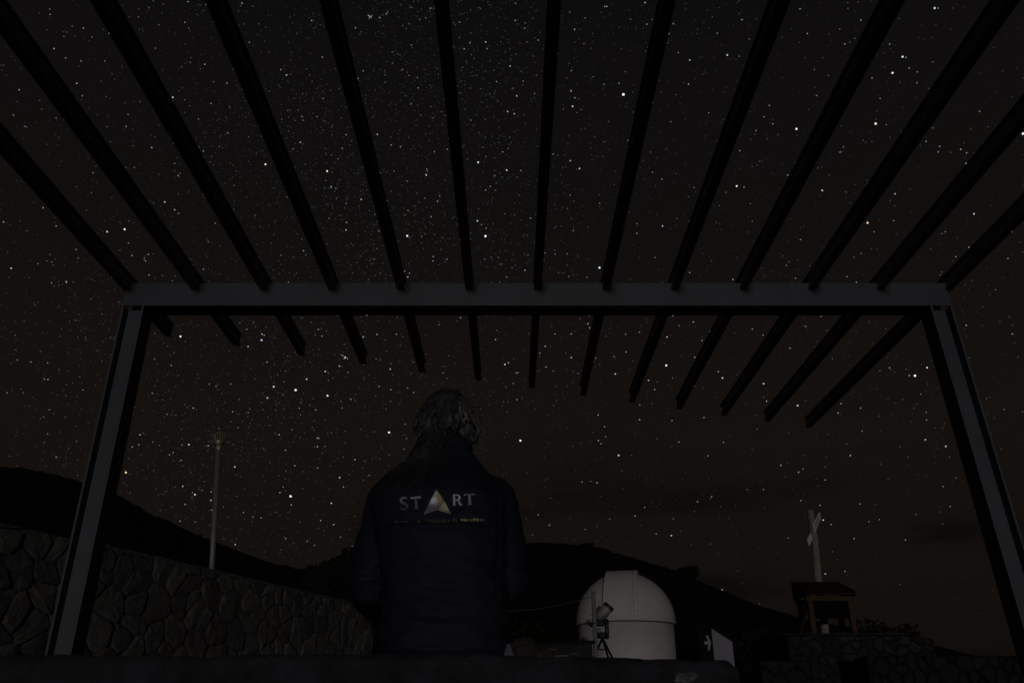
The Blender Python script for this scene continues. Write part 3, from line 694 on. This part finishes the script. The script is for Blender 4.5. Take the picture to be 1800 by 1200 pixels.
def shrub(px, py_top, Y, w_, label, seed, ground_obj=None, n=1500, group='scrub bushes', size=.16, m='scrub'):
    rnd = random.Random(seed); t = P(px, py_top, Y); g = (surf_z(ground_obj, t.x, t.y) if ground_obj else ground_z(t.x, t.y)) - .05; H = max(.5, t.z - g)
    root = thing('shrub', label, 'bush', (t.x, t.y, g), group)
    blobs = [(Vector((t.x + rnd.uniform(-.6, .6) * w_, t.y + rnd.uniform(-.5, .5) * w_, g + H * rnd.uniform(.35, .85))), w_ * rnd.uniform(.25, .5)) for _ in range(9)]
    mb = MB()
    for c, r in blobs: mb.tube([(t.x, t.y, g), ((t.x + c.x)/2, (t.y + c.y)/2, g + H * .3), c], [.04, .03, .01], 6)
    mb.build('stems', M['bark'], root)
    def cent(r_):
        c, r = r_.choice(blobs); d = Vector((r_.gauss(0, 1), r_.gauss(0, 1), r_.gauss(0, 1))).normalized() * r * r_.random() ** .4; d.z *= .8; q = c + d; q.z = min(q.z, t.z + .05 * r_.random()); return q
    leaf_mesh(cent, n, size, rnd, 0).build('foliage', M[m], root)
shrub(1235, 1082, 31, 1.6, 'dim olive bush just right of the white dome', 61)
shrub(1300, 1098, 29, 1.5, 'dim olive bush above the lilac slab sign', 62)
shrub(1352, 1112, 27, 1.3, 'dim olive bush left of the masonry plinth', 63)
shrub(1395, 1098, 33, 1.6, 'dark bush behind the left end of the plinth', 64)
shrub(950, 1082, 24, .95, 'dim olive bush below the guide wire', 65)
shrub(915, 1088, 23, 1.2, 'dim olive bush close to the right of the jacket', 66)
shrub(1520, 1096, 24, 1.3, 'dark bush behind the right leg of the timber stand', 67, m='conifer')
shrub(1556, 1099, 25, 1.3, 'dark bush right of the timber stand', 68, m='conifer')
shrub(1209, 998, 186, 3.6, 'lone bush on the crest of the middle hill', 69, hc, 1400, 'bushes on the hill crest', .8, m='conifer')
rnd = random.Random(5)
shrub(1030, 957, 188, 1.6, 'tiny bush at the top of the middle hill', 70, hc, 500, 'bushes on the hill crest', .6, m='conifer')
shrub(338, 934, 108, 1.3, 'small bush on the steep left skyline', 71, hl, 500, 'bushes on the hill crest', .5, m='conifer')

# ------------------------------------------------------------------ stone bench in the foreground
def build_bench():
    x0, x1, y0, y1, z1 = -1.42, .625, 2.42, 2.98, .462
    nx, ny, nz = 170, 24, 30
    vv = []; ff = []
    def pt(u, v, w_):   # unit box to rough rounded block
        x = x0 + (x1 - x0) * u; y = y0 + (y1 - y0) * v; z = -.02 + (z1 + .02) * w_
        r = .045
        dx = max(0, x - (x1 - r)) ; dz = max(0, z - (z1 - r)); dy = max(0, (y0 + .03) - y)
        q = Vector((x, y, z))
        if dx > 0 and dz > 0:
            l = math.hypot(dx, dz)
            if l > r: q.x -= dx * (1 - r / l); q.z -= dz * (1 - r / l)
        if dy > 0 and z > z1 - .03:
            dz2 = z - (z1 - .03); l = math.hypot(dy, dz2)
            if l > .03: q.y += dy * (1 - .03 / l); q.z -= dz2 * (1 - .03 / l)
        k = noise.noise(Vector((x * 5, y * 5, z * 5))) * .014 + noise.noise(Vector((x * 17, y * 17, z * 17))) * .009 + noise.noise(Vector((x * 41, y * 41, z * 41))) * .003
        q += Vector((k * .6, -k, k * .5)); q.z -= .012 * sstep(.1, .62, x) + .004 * math.sin(x * 4)
        return q
    idx = {}
    def gv(i, j, k):
        key = (i, j, k)
        if key not in idx: idx[key] = len(vv); vv.append(pt(i / nx, j / ny, k / nz))
        return idx[key]
    for i in range(nx):
        for k in range(nz):
            ff.append((gv(i,0,k), gv(i+1,0,k), gv(i+1,0,k+1), gv(i,0,k+1))); ff.append((gv(i,ny,k), gv(i,ny,k+1), gv(i+1,ny,k+1), gv(i+1,ny,k)))
        for j in range(ny): ff.append((gv(i,j,nz), gv(i+1,j,nz), gv(i+1,j+1,nz), gv(i,j+1,nz)))
    for j in range(ny):
        for k in range(nz):
            ff.append((gv(0,j,k), gv(0,j,k+1), gv(0,j+1,k+1), gv(0,j+1,k))); ff.append((gv(nx,j,k), gv(nx,j+1,k), gv(nx,j+1,k+1), gv(nx,j,k+1)))
    root = thing('stone_bench', 'broad rough stone bench across the foreground carrying the seated person', 'bench', ((x0+x1)/2, (y0+y1)/2, 0))
    mb = MB(); mb.add(vv, ff); b = mb.build('block', M['bench'], root, smooth=True)
    c = P(1206, 1190, 2.40); mb = MB(); rnd = random.Random(3); ring = []
    for k in range(22):
        a = 2 * math.pi * k / 22; r = 1 + .5 * noise.noise(Vector((math.cos(a) * 1.6, math.sin(a) * 1.6, 5))) + .08 * rnd.uniform(-1, 1)
        ring.append(Vector((c.x + math.cos(a) * .035 * r, y0 - .012, c.z + math.sin(a) * .012 * r + math.cos(a) * .004)))
    mb.prism(ring, (0, .02, 0)); x = mb.build('pale_patch', M['benchpatch'], root); fix_normals(x)
build_bench()
BENCH_Z = .462

# ------------------------------------------------------------------ soft bag and cloth on the bench
def remesh_obj(mb, name, m, parent, voxel, smooth_it=4, deform=None):
    me = bpy.data.meshes.new(name + '_raw'); me.from_pydata([tuple(v) for v in mb.v], [], mb.f); me.update()
    t = bpy.data.objects.new(name + '_raw', me); COL.objects.link(t)
    bm = bmesh.new(); bm.from_mesh(me); bmesh.ops.recalc_face_normals(bm, faces=bm.faces[:]); bm.to_mesh(me); bm.free()
    r = t.modifiers.new('r', 'REMESH'); r.mode = 'VOXEL'; r.voxel_size = voxel
    s = t.modifiers.new('s', 'SMOOTH'); s.factor = .5; s.iterations = smooth_it
    dg = bpy.context.evaluated_depsgraph_get(); dg.update()
    ev = t.evaluated_get(dg); me2 = bpy.data.meshes.new_from_object(ev)
    bpy.data.objects.remove(t); bpy.data.meshes.remove(me)
    me2.name = name; me2.materials.clear(); me2.materials.append(m)
    if deform:
        nn = [v.normal.copy() for v in me2.vertices]
        for v, n in zip(me2.vertices, nn): v.co = v.co + deform(v.co, n)
    off = OFF.get(parent.name, Vector()) if parent else Vector()
    if off.length: me2.transform(Matrix.Translation(-off))
    me2.polygons.foreach_set('use_smooth', [True] * len(me2.polygons)); me2.update()
    o = bpy.data.objects.new(name, me2); COL.objects.link(o)
    if parent: o.parent = parent; OFF[o.name] = off.copy()
    return o
bc = P(925, 1132, 2.66)
mb = MB(); mb.ell((bc.x - .005, bc.y, BENCH_Z + .022), (.052, .06, .042)); mb.ell((bc.x + .035, bc.y + .02, BENCH_Z + .008), (.05, .05, .026)); mb.ell((bc.x - .035, bc.y + .01, BENCH_Z + .012), (.04, .05, .03))
bag = remesh_obj(mb, 'soft_bag', M['bag'], None, .006, 6, lambda p, n: n * (.007 * noise.noise(p * 38) + .004 * noise.noise(p * 90)))
tag(bag, 'small slumped brown soft bag on the bench right of the person', 'bag')
ca, cb = P(894, 1130, 2.56), P(905, 1154, 2.56)
mb = MB(); vv = []; n = 8
for i in range(n + 1):
    for j in range(n + 1):
        u, v = i / n, j / n; wv = (1 - v) * .008 + v * .036
        vv.append((ca.x - .002 + (u - .42) * wv, 2.55 + .035 * (1 - v) + .006 * math.sin(u * 7), BENCH_Z - .004 + (ca.z - BENCH_Z + .004) * (1 - v) + .001 * math.sin(u * 9)))
ff = [(i*(n+1)+j, (i+1)*(n+1)+j, (i+1)*(n+1)+j+1, i*(n+1)+j+1) for i in range(n) for j in range(n)]
mb.add(vv, ff); o = mb.build('cloth_corner', M['cloth'], None, smooth=True); so = o.modifiers.new('t', 'SOLIDIFY'); so.thickness = .003
tag(o, 'small white cloth corner poking up between jacket and brown bag', 'cloth')

# ------------------------------------------------------------------ the person
def build_person():
    root = thing('person', 'person seen from behind, seated in a dark navy printed jacket, gazing up', 'person', (-.21, 2.72, BENCH_Z))
    def loft(sec, n=36, pw=2.4):
        mb = MB(); vv = []; ff = []
        for z, xc, a, b, yc in sec:
            for k in range(n):
                t = 2*math.pi*k/n; c, s = math.cos(t), math.sin(t)
                vv.append((xc + a * math.copysign(abs(c) ** (2/pw), c), yc + b * math.copysign(abs(s) ** (2/pw), s), z))
        m = len(sec)
        for i in range(m-1):
            for k in range(n): ff.append((i*n+k, i*n+(k+1) % n, (i+1)*n+(k+1) % n, (i+1)*n+k))
        ff += [tuple(range(n))[::-1], tuple(range((m-1)*n, m*n))]
        mb.add(vv, ff); return mb
    hx, hy, hz = -.232, 2.822, 1.262
    tilt = Matrix.Rotation(R(-16), 3, 'X')     # head tipped back, looking up
    T = lambda x, y, z: Vector((hx, hy, hz)) + tilt.transposed() @ Vector((x, y, z))
    # ---- body: one continuous skin surface (head, neck, trunk, arms, hands, legs)
    b = loft([(.47, -.205, .165, .115, 2.72), (.65, -.212, .155, .10, 2.725), (.85, -.23, .17, .105, 2.74), (.98, -.245, .175, .09, 2.76), (1.04, -.245, .12, .075, 2.78), (1.09, -.243, .062, .062, 2.79), (1.17, -.240, .056, .060, 2.80), (1.22, -.236, .056, .058, 2.815)])
    b.ell((hx, hy, hz), (.076, .096, .112), 24, 18, tilt.transposed())
    b.ell(T(0, .035, -.055), (.058, .066, .066), 18, 14, tilt.transposed())          # jaw
    b.tube([T(0, .098, .012), T(0, .112, -.012), T(0, .118, -.026), T(0, .098, -.034)], [.009, .012, .015, .010], 10)   # nose
    b.ell(T(0, .092, -.062), (.024, .012, .006), 12, 8); b.ell(T(0, .091, -.072), (.022, .012, .007), 12, 8)   # lips
    for s in (-1, 1):
        b.ell(T(s * .078, -.005, -.008), (.010, .020, .032), 12, 10, tilt.transposed())    # ears
        b.ell(T(s * .034, .080, .024), (.022, .014, .008), 12, 8)          # brows
    arms = {-1: [(-.412, 2.765, .972), (-.462, 2.755, .70), (-.350, 2.985, .645)], 1: [(-.068, 2.765, .982), (-.008, 2.755, .705), (-.110, 2.985, .645)]}
    for s, (a, e, wv) in arms.items():
        a, e, wv = map(Vector, (a, e, wv))
        b.tube([a, a.lerp(e, .5), e], [.052, .047, .042], 14); b.ell(e, (.042, .042, .042), 14, 10); b.tube([e, e.lerp(wv, .4), wv], [.042, .038, .028], 14)
        # hand lying on the thigh: palm, four fingers, thumb from its side
        f = (wv - e); f.z = 0; f.normalize(); f = (f + Vector((0, .5, 0))).normalized(); l = Vector((f.y, -f.x, 0)); h = wv + f * .05 + Vector((0, 0, -.006))
        b.ell(h, (.040, .050, .016), 16, 10, Matrix((l, f, Vector((0, 0, 1)))).transposed())
        for k, (o_, ln) in enumerate(((-.030, .062), (-.010, .074), (.010, .078), (.029, .068))):
            p = h + l * o_ + f * .038; b.tube([p, p + f * ln * .45 + Vector((0, 0, .006)), p + f * ln * .8 + Vector((0, 0, -.006)), p + f * ln + Vector((0, 0, -.020))], [.0095, .009, .0085, .007], 8)
        p = h - l * s * .034 - f * .020; b.tube([p, p - l * s * .022 + f * .025, p - l * s * .026 + f * .055], [.012, .011, .008], 8)
        # leg: hip to knee, knee to ankle, foot
        hip = Vector((-.21 + s * .09, 2.78, .545)); kn = Vector((-.22 + s * .13, 3.20, .555)); an = Vector((-.22 + s * .14, 3.24, .10))
        b.tube([hip, hip.lerp(kn, .5), kn], [.078, .068, .052], 14); b.ell(kn, (.052, .052, .052), 14, 10); b.tube([kn, kn.lerp(an, .35), an], [.050, .050, .034], 14); b.tube([an, an + Vector((0, .10, -.05)), an + Vector((0, .17, -.065))], [.036, .034, .026], 12)
    body = remesh_obj(b, 'body', M['skin'], root, .0065, 3)
    for s in (-1, 1):
        mb = MB(); mb.ell(T(s * .033, .088, .006), (.012, .008, .009), 12, 8); mb.build('eye', M['eye'], body, smooth=True)
    # ---- trousers and shoes
    t = loft([(.455, -.205, .19, .135, 2.725), (.52, -.206, .19, .135, 2.725), (.60, -.21, .175, .12, 2.725)])
    for s in (-1, 1):
        hip = Vector((-.21 + s * .09, 2.78, .545)); kn = Vector((-.22 + s * .13, 3.20, .555)); an = Vector((-.22 + s * .14, 3.24, .12))
        t.tube([hip, hip.lerp(kn, .5), kn], [.088, .078, .064], 16); t.ell(kn, (.064, .064, .064), 14, 10); t.tube([kn, kn.lerp(an, .35), an], [.063, .063, .056], 16)
    remesh_obj(t, 'trousers', M['trousers'], root, .011, 4, lambda p, n: n * .004 * noise.noise(p * 22))
    for s in (-1, 1):
        x = -.22 + s * .14; mb = MB(); mb.tube([(x, 3.20, .075), (x, 3.28, .07), (x, 3.38, .045), (x, 3.43, .035)], [(.05, .06), (.05, .06), (.045, .042), (.03, .03)], 14)
        mb.cbox((x - .047, 3.15, .005), (x + .047, 3.44, .03), .012); mb.build('shoe', M['black'], root, smooth=True)
    # ---- jacket
    j = loft([(.462, -.206, .200, .150, 2.715), (.48, -.206, .205, .155, 2.715), (.52, -.207, .206, .155, 2.715), (.60, -.21, .202, .148, 2.715), (.75, -.222, .203, .143, 2.72), (.88, -.236, .222, .143, 2.722), (.97, -.244, .226, .137, 2.722), (1.02, -.246, .212, .120, 2.742),
              (1.055, -.246, .186, .108, 2.762), (1.085, -.245, .154, .100, 2.775), (1.115, -.244, .126, .096, 2.782), (1.15, -.243, .108, .093, 2.79), (1.19, -.241, .098, .090, 2.80), (1.215, -.241, .090, .084, 2.806)], 44, 2.5)
    for s, (a, e, wv) in arms.items():
        a, e, wv = map(Vector, (a, e, wv)); mid = a.lerp(e, .5) + Vector((s * .008, 0, 0))
        j.ell(a, (.078, .082, .078), 18, 12)
        j.tube([a + Vector((0, 0, .01)), mid, e], [(.078, .082), (.074, .078), (.070, .074)], 20, ref=(1, 0, 0)); j.ell(e, (.070, .074, .070), 18, 12); j.tube([e, e.lerp(wv, .5), wv], [.070, .060, .048], 18)
    def wr(p, n):
        d = .0060 * noise.noise(Vector((p.x * 9, p.y * 9, p.z * 16))) + .0045 * noise.noise(Vector((p.x * 20, p.y * 20, p.z * 34)))
        low = sstep(.78, .55, p.z); d += low * .010 * noise.noise(Vector((p.x * 7, p.y * 7, p.z * 40 + 3)))
        bendz = math.exp(-((p.z - .74) / .08) ** 2) * (1 if abs(p.x + .235) > .19 else .25); d += bendz * .013 * noise.noise(Vector((p.x * 12, p.y * 12, p.z * 55)))
        # yoke across the back laps over the lower panel
        if p.y < 2.70 and abs(p.x + .236) < .185:
            e_ = abs(p.x + .236) / .185; zs = .862 - .030 * max(0, (e_ - .75) / .25) ** 2
            d += .011 * sstep(zs - .008, zs + .001, p.z) * sstep(1.02, .90, p.z)
            d -= .005 * math.exp(-((p.z - zs + .012) / .008) ** 2)
        if abs(abs(p.x + .236) - .192) < .02 and .62 < p.z < .96: d -= .005 * math.exp(-((abs(p.x + .236) - .192) / .006) ** 2)
        if p.z < .50: d -= .004 * (1 + math.sin(p.z * 700)) * .3
        if p.y < 2.68: d = d * (1 - .75 * math.exp(-((p.x + .225) / .13) ** 4 - ((p.z - .945) / .045) ** 4))
        return n * d
    jk = remesh_obj(j, 'jacket', M['jacket'], root, .0075, 5, wr)
    bvh = BVHTree.FromPolygons([v.co + OFF[jk.name] for v in jk.data.vertices], [tuple(p.vertices) for p in jk.data.polygons])
    # ---- prints on the back, laid on the cloth
    def onto(px, py, lift=.0012):
        r = ray(px, py).normalized(); h = bvh.ray_cast(CAM, r)
        q = h[0] if h[0] else P(px, py, 2.58)
        return q - r * lift
    def print_poly(name, polys, m, lift=.0014, par=jk, cuts=0):
        mb = MB()
        for poly in polys:
            bm = bmesh.new(); vs_ = [bm.verts.new((x, y, 0)) for x, y in poly]; bm.faces.new(vs_); bmesh.ops.triangulate(bm, faces=bm.faces[:])
            if cuts: bmesh.ops.subdivide_edges(bm, edges=bm.edges[:], cuts=cuts, use_grid_fill=True); bmesh.ops.triangulate(bm, faces=bm.faces[:])
            bm.verts.index_update(); fr = [onto(v.co.x, v.co.y, lift) for v in bm.verts]; bk = [onto(v.co.x, v.co.y, lift - .0011) for v in bm.verts]
            nv = len(fr); ff = []
            for f in bm.faces:
                t3 = tuple(v.index for v in f.verts); ff += [t3, tuple(i + nv for i in t3[::-1])]
            for e_ in bm.edges:
                if e_.is_boundary: a_, b_ = e_.verts[0].index, e_.verts[1].index; ff.append((a_, b_, b_ + nv, a_ + nv))
            mb.add(fr + bk, ff); bm.free()
        o = mb.build(name, m, par); fix_normals(o); return o
    def stroke(pts, ws):
        l, r = [], []
        for i, p in enumerate(pts):
            a = Vector(pts[max(0, i-1)]); c = Vector(pts[min(len(pts)-1, i+1)]); t_ = (c - a).normalized(); n_ = Vector((-t_.y, t_.x)); w_ = ws[i] if hasattr(ws, '__len__') else ws
            l.append(tuple(Vector(p) + n_ * w_ / 2)); r.append(tuple(Vector(p) - n_ * w_ / 2))
        return [[l[i], l[i+1], r[i+1], r[i]] for i in range(len(pts)-1)]
    def place(polys, cx, cy, sx, sy, rot=0):
        c, s = math.cos(rot), math.sin(rot)
        return [[(cx + x*sx*c - y*sy*s, cy + x*sx*s + y*sy*c) for x, y in p] for p in polys]
    Tl = [[(-.5, -.5), (.5, -.5), (.5, -.34), (.40, -.40), (-.40, -.40), (-.5, -.34)], [(-.11, -.40), (.11, -.40), (.11, .42), (-.11, .42)], [(-.22, .42), (.22, .42), (.22, .5), (-.22, .5)]]
    sp = [(.34, -.36), (.15, -.46), (-.10, -.46), (-.28, -.34), (-.28, -.20), (-.10, -.06), (.12, .05), (.30, .19), (.30, .34), (.12, .46), (-.12, .46), (-.34, .34)]
    Sl = stroke(sp, [.08, .10, .13, .17, .20, .23, .23, .20, .17, .14, .11, .08])
    ar = [(-.2, -.45)] + [(.05 + .25 * math.sin(a), -.22 - .23 * math.cos(a)) for a in [math.pi * k / 8 for k in range(9)]] + [(-.2, .01)]
    Rl = [[(-.42, -.5), (-.2, -.5), (-.2, .42), (-.42, .42)][0:4], [(-.52, .42), (-.10, .42), (-.10, .5), (-.52, .5)]] + stroke([(-.22, -.45), (.0, -.45), (.14, -.42), (.24, -.33), (.26, -.22), (.22, -.10), (.10, -.02), (-.05, .005), (-.22, .005)], [.10, .10, .13, .17, .18, .17, .13, .10, .10]) + [[(-.06, .0), (.16, -.02), (.52, .5), (.26, .5)]]
    print_poly('letter', place(Sl, 710, 884.5, 19, 22, R(-4)), M['silver'])
    print_poly('letter', place(Tl, 731.2, 883.2, 18, 22, R(-4)), M['silver'])
    print_poly('letter', place(Rl, 803.5, 878.2, 17, 19.5, R(-2)), M['silver'])
    print_poly('letter', place(Tl, 825.5, 877.3, 18.5, 19.5, R(-2)), M['silver'])
    # arrowhead emblem: a folded form, pale left half, gold right half
    tip, bl, br, no = (767, 859.5), (744.5, 904), (793, 903), (768.5, 896)
    em = print_poly('emblem', [[(767, 861.5), (746.5, 902.8), (768.5, 895.4), (791, 901.8)]], M['silver2'], .0012, cuts=7)
    m1 = (782.0, 882.0)
    print_poly('pale_facet', [[tip, bl, no]], M['silver2'], .0022, em, 7)
    print_poly('gold_facet', [[tip, no, m1]], M['gold'], .0022, em, 7)
    print_poly('gold_glint_facet', [[no, br, m1]], M['goldglint'], .0022, em, 7)  # reflection put into the colour of this corner
    # thin line of lettering under it
    G = {'C': [[(.4,-.4),(.1,-.5),(-.3,-.3),(-.4,0),(-.3,.3),(.1,.5),(.4,.4)]], 'O': [[(0,-.5),(-.36,-.3),(-.4,0),(-.36,.3),(0,.5),(.36,.3),(.4,0),(.36,-.3),(0,-.5)]], 'N': [[(-.36,.5),(-.36,-.5)],[(-.36,-.5),(.36,.5)],[(.36,.5),(.36,-.5)]],
         'E': [[(-.3,-.5),(-.3,.5)],[(-.3,-.46),(.32,-.46)],[(-.3,0),(.22,0)],[(-.3,.46),(.32,.46)]], 'R': [[(-.3,.5),(-.3,-.5)],[(-.3,-.46),(.2,-.46),(.32,-.24),(.2,-.02),(-.3,-.02)],[(0,-.02),(.36,.5)]], 'L': [[(-.3,-.5),(-.3,.5)],[(-.3,.46),(.32,.46)]],
         'U': [[(-.36,-.5),(-.36,.2),(-.15,.48),(.15,.48),(.36,.2),(.36,-.5)]], 'I': [[(0,-.5),(0,.5)]], 'V': [[(-.38,-.5),(0,.5)],[(0,.5),(.38,-.5)]], 'S': [[(.34,-.36),(.1,-.48),(-.24,-.4),(-.3,-.2),(.24,.1),(.3,.3),(.1,.48),(-.34,.38)]]}
    tx = MB(); polys = []
    def line(word, xa, xb, y, h):
        st = (xb - xa) / len(word)
        for i, ch in enumerate(word):
            for pl_ in G[ch]: polys.extend(place(stroke(pl_, .22), xa + st * (i + .5), y, st * .82, h))
    for xa, xb in ((694, 700.5), (705.5, 710), (711.5, 717), (735, 737.5)): polys.extend(stroke([(xa, 916.6), ((xa + xb) / 2, 916.2), (xb, 916.6)], 2.6))
    line('CONOCER', 746, 792, 915.5, 4.6); line('EL', 796, 806, 914.6, 4.6); line('UNIVERSO', 810, 853, 913.6, 4.4)
    print_poly('tagline', polys, M['tagline'], .0018)['kind'] = 'stuff'
    # ---- hair: a tousled mass gathered at the nape, long strands blown over the left shoulder
    hr = MB(); rh = random.Random(17)
    hr.ell(T(.004, -.016, .018), (.092, .104, .110), 24, 18, tilt.transposed()); hr.ell(T(-.022, -.070, -.040), (.066, .055, .062), 16, 12); hr.ell(T(.052, -.045, -.032), (.056, .055, .056), 16, 12); hr.ell(T(.0, -.045, -.090), (.080, .060, .050), 16, 12)
    hp = MB()  # right-side locks, coloured lighter to carry the painted highlight
    for k in range(150):
        a = rh.uniform(-2.9, -.2); ph = rh.uniform(.15, 1.5); f0 = rh.uniform(0, 6.28); ln = rh.uniform(.05, .10); side = rh.uniform(-.6, .8); pts = []
        o0 = Vector((math.cos(a) * .092 * math.sin(ph), -.014 + math.sin(a) * .104 * math.sin(ph), .018 + .110 * math.cos(ph))); n0 = Vector((o0.x, o0.y + .014, o0.z - .018)).normalized()
        d = (Vector((n0.x * .45 + .25 * side, n0.y * .3, -.9)) - n0 * .25).normalized(); cu = rh.uniform(.004, .014)
        for s_ in range(8):
            q = s_ / 7; pts.append(T(*(o0 + n0 * (.002 + .014 * math.sin(q * 2.4)) + d * ln * q + Vector((math.sin(f0 + 5 * q), .6 * math.cos(f0 + 5 * q), .3 * math.sin(f0 + 4 * q))) * cu * q)))
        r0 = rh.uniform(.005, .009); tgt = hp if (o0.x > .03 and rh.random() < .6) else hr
        tgt.tube(pts, [(r0 * .8, r0 * .5), (r0, r0 * .6), (r0 * 1.1, r0 * .65), (r0 * 1.1, r0 * .65), (r0, r0 * .6), (r0 * .85, r0 * .5), (r0 * .6, r0 * .4), (r0 * .3, r0 * .25)], 8)
    hair = remesh_obj(hr, 'hair', M['hair'], body, .0042, 2, lambda p, n: n * (.006 * noise.noise(p * 26) + .003 * noise.noise(Vector((p.x * 110, p.y * 110, p.z * 24)))))
    remesh_obj(hp, 'highlight_hair_lock', M['hairlit'], hair, .0036, 2)
    st = MB(); sp_ = MB()
    for k in range(170):
        a = rh.uniform(-2.6, .0) if rh.random() < .85 else rh.uniform(0, .5); ph = rh.uniform(.05, 1.35)
        root_l = Vector((math.cos(a) * .093 * math.sin(ph), -.014 + math.sin(a) * .106 * math.sin(ph), .018 + .110 * math.cos(ph)))
        side = rh.uniform(-.5, .9); ln = rh.uniform(.035, .095); curl = rh.uniform(.006, .018); f0 = rh.uniform(0, 6.28); fr = rh.uniform(5, 10); pts = []
        out_ = Vector((root_l.x, root_l.y + .014, root_l.z - .018)).normalized(); d = (Vector((out_.x * .5 + .22 * side, -.10 + out_.y * .3, -.9))).normalized()
        for s_ in range(9):
            q = s_ / 8; p = root_l + out_ * (.006 + .018 * math.sin(q * 2.6)) + d * ln * q + Vector((math.sin(f0 + fr * q), math.cos(f0 * 1.3 + fr * q), .3 * math.sin(f0 + 2 + fr * q))) * curl * q
            pts.append(T(*p))
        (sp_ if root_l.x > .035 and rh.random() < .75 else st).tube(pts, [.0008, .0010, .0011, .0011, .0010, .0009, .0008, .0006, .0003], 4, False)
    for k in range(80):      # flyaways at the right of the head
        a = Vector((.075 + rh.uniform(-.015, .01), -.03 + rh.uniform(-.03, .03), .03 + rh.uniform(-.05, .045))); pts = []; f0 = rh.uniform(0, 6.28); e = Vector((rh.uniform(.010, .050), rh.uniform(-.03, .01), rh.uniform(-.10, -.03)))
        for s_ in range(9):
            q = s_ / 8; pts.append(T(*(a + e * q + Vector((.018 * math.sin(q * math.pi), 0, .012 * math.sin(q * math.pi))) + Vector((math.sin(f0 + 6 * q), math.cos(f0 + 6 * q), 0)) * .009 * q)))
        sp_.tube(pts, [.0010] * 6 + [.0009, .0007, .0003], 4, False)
    def back_y(x, z):
        h = bvh.ray_cast(Vector((x, 1.5, z)), Vector((0, 1, 0))); return h[0].y if h[0] else 2.66
    for k in range(95):     # the long lock down the back
        x0 = -.255 + rh.gauss(0, .028); z0 = 1.205 + rh.uniform(-.02, .02); sprd = rh.gauss(0, 1); xe = -.335 + .045 * sprd + rh.uniform(-.03, .02); ze = rh.uniform(.93, 1.06); f0 = rh.uniform(0, 6.28); fr = rh.uniform(4, 8); amp = rh.uniform(.003, .010); lift = rh.uniform(.003, .02); pts = []
        for s_ in range(11):
            q = s_ / 10; x = x0 + (xe - x0) * q ** 1.25 + amp * math.sin(f0 + fr * q) * q; z = z0 + (ze - z0) * q
            y = back_y(x, z) if z < 1.19 else 2.715
            pts.append(Vector((x, min(y, 2.73) - lift * (1 - .4 * q) - .002, z)))
        st.tube(pts, [.0009] * 8 + [.0008, .0006, .0003], 4, False)
    st.build('hair_strands', M['hair'], hair, smooth=True); sp_.build('highlight_hair_strands', M['hairlit'], hair, smooth=True)
build_person()

sc.cycles.use_denoising = False
sc.cycles.max_bounces = 4
sc.cycles.sample_clamp_indirect = 0.04
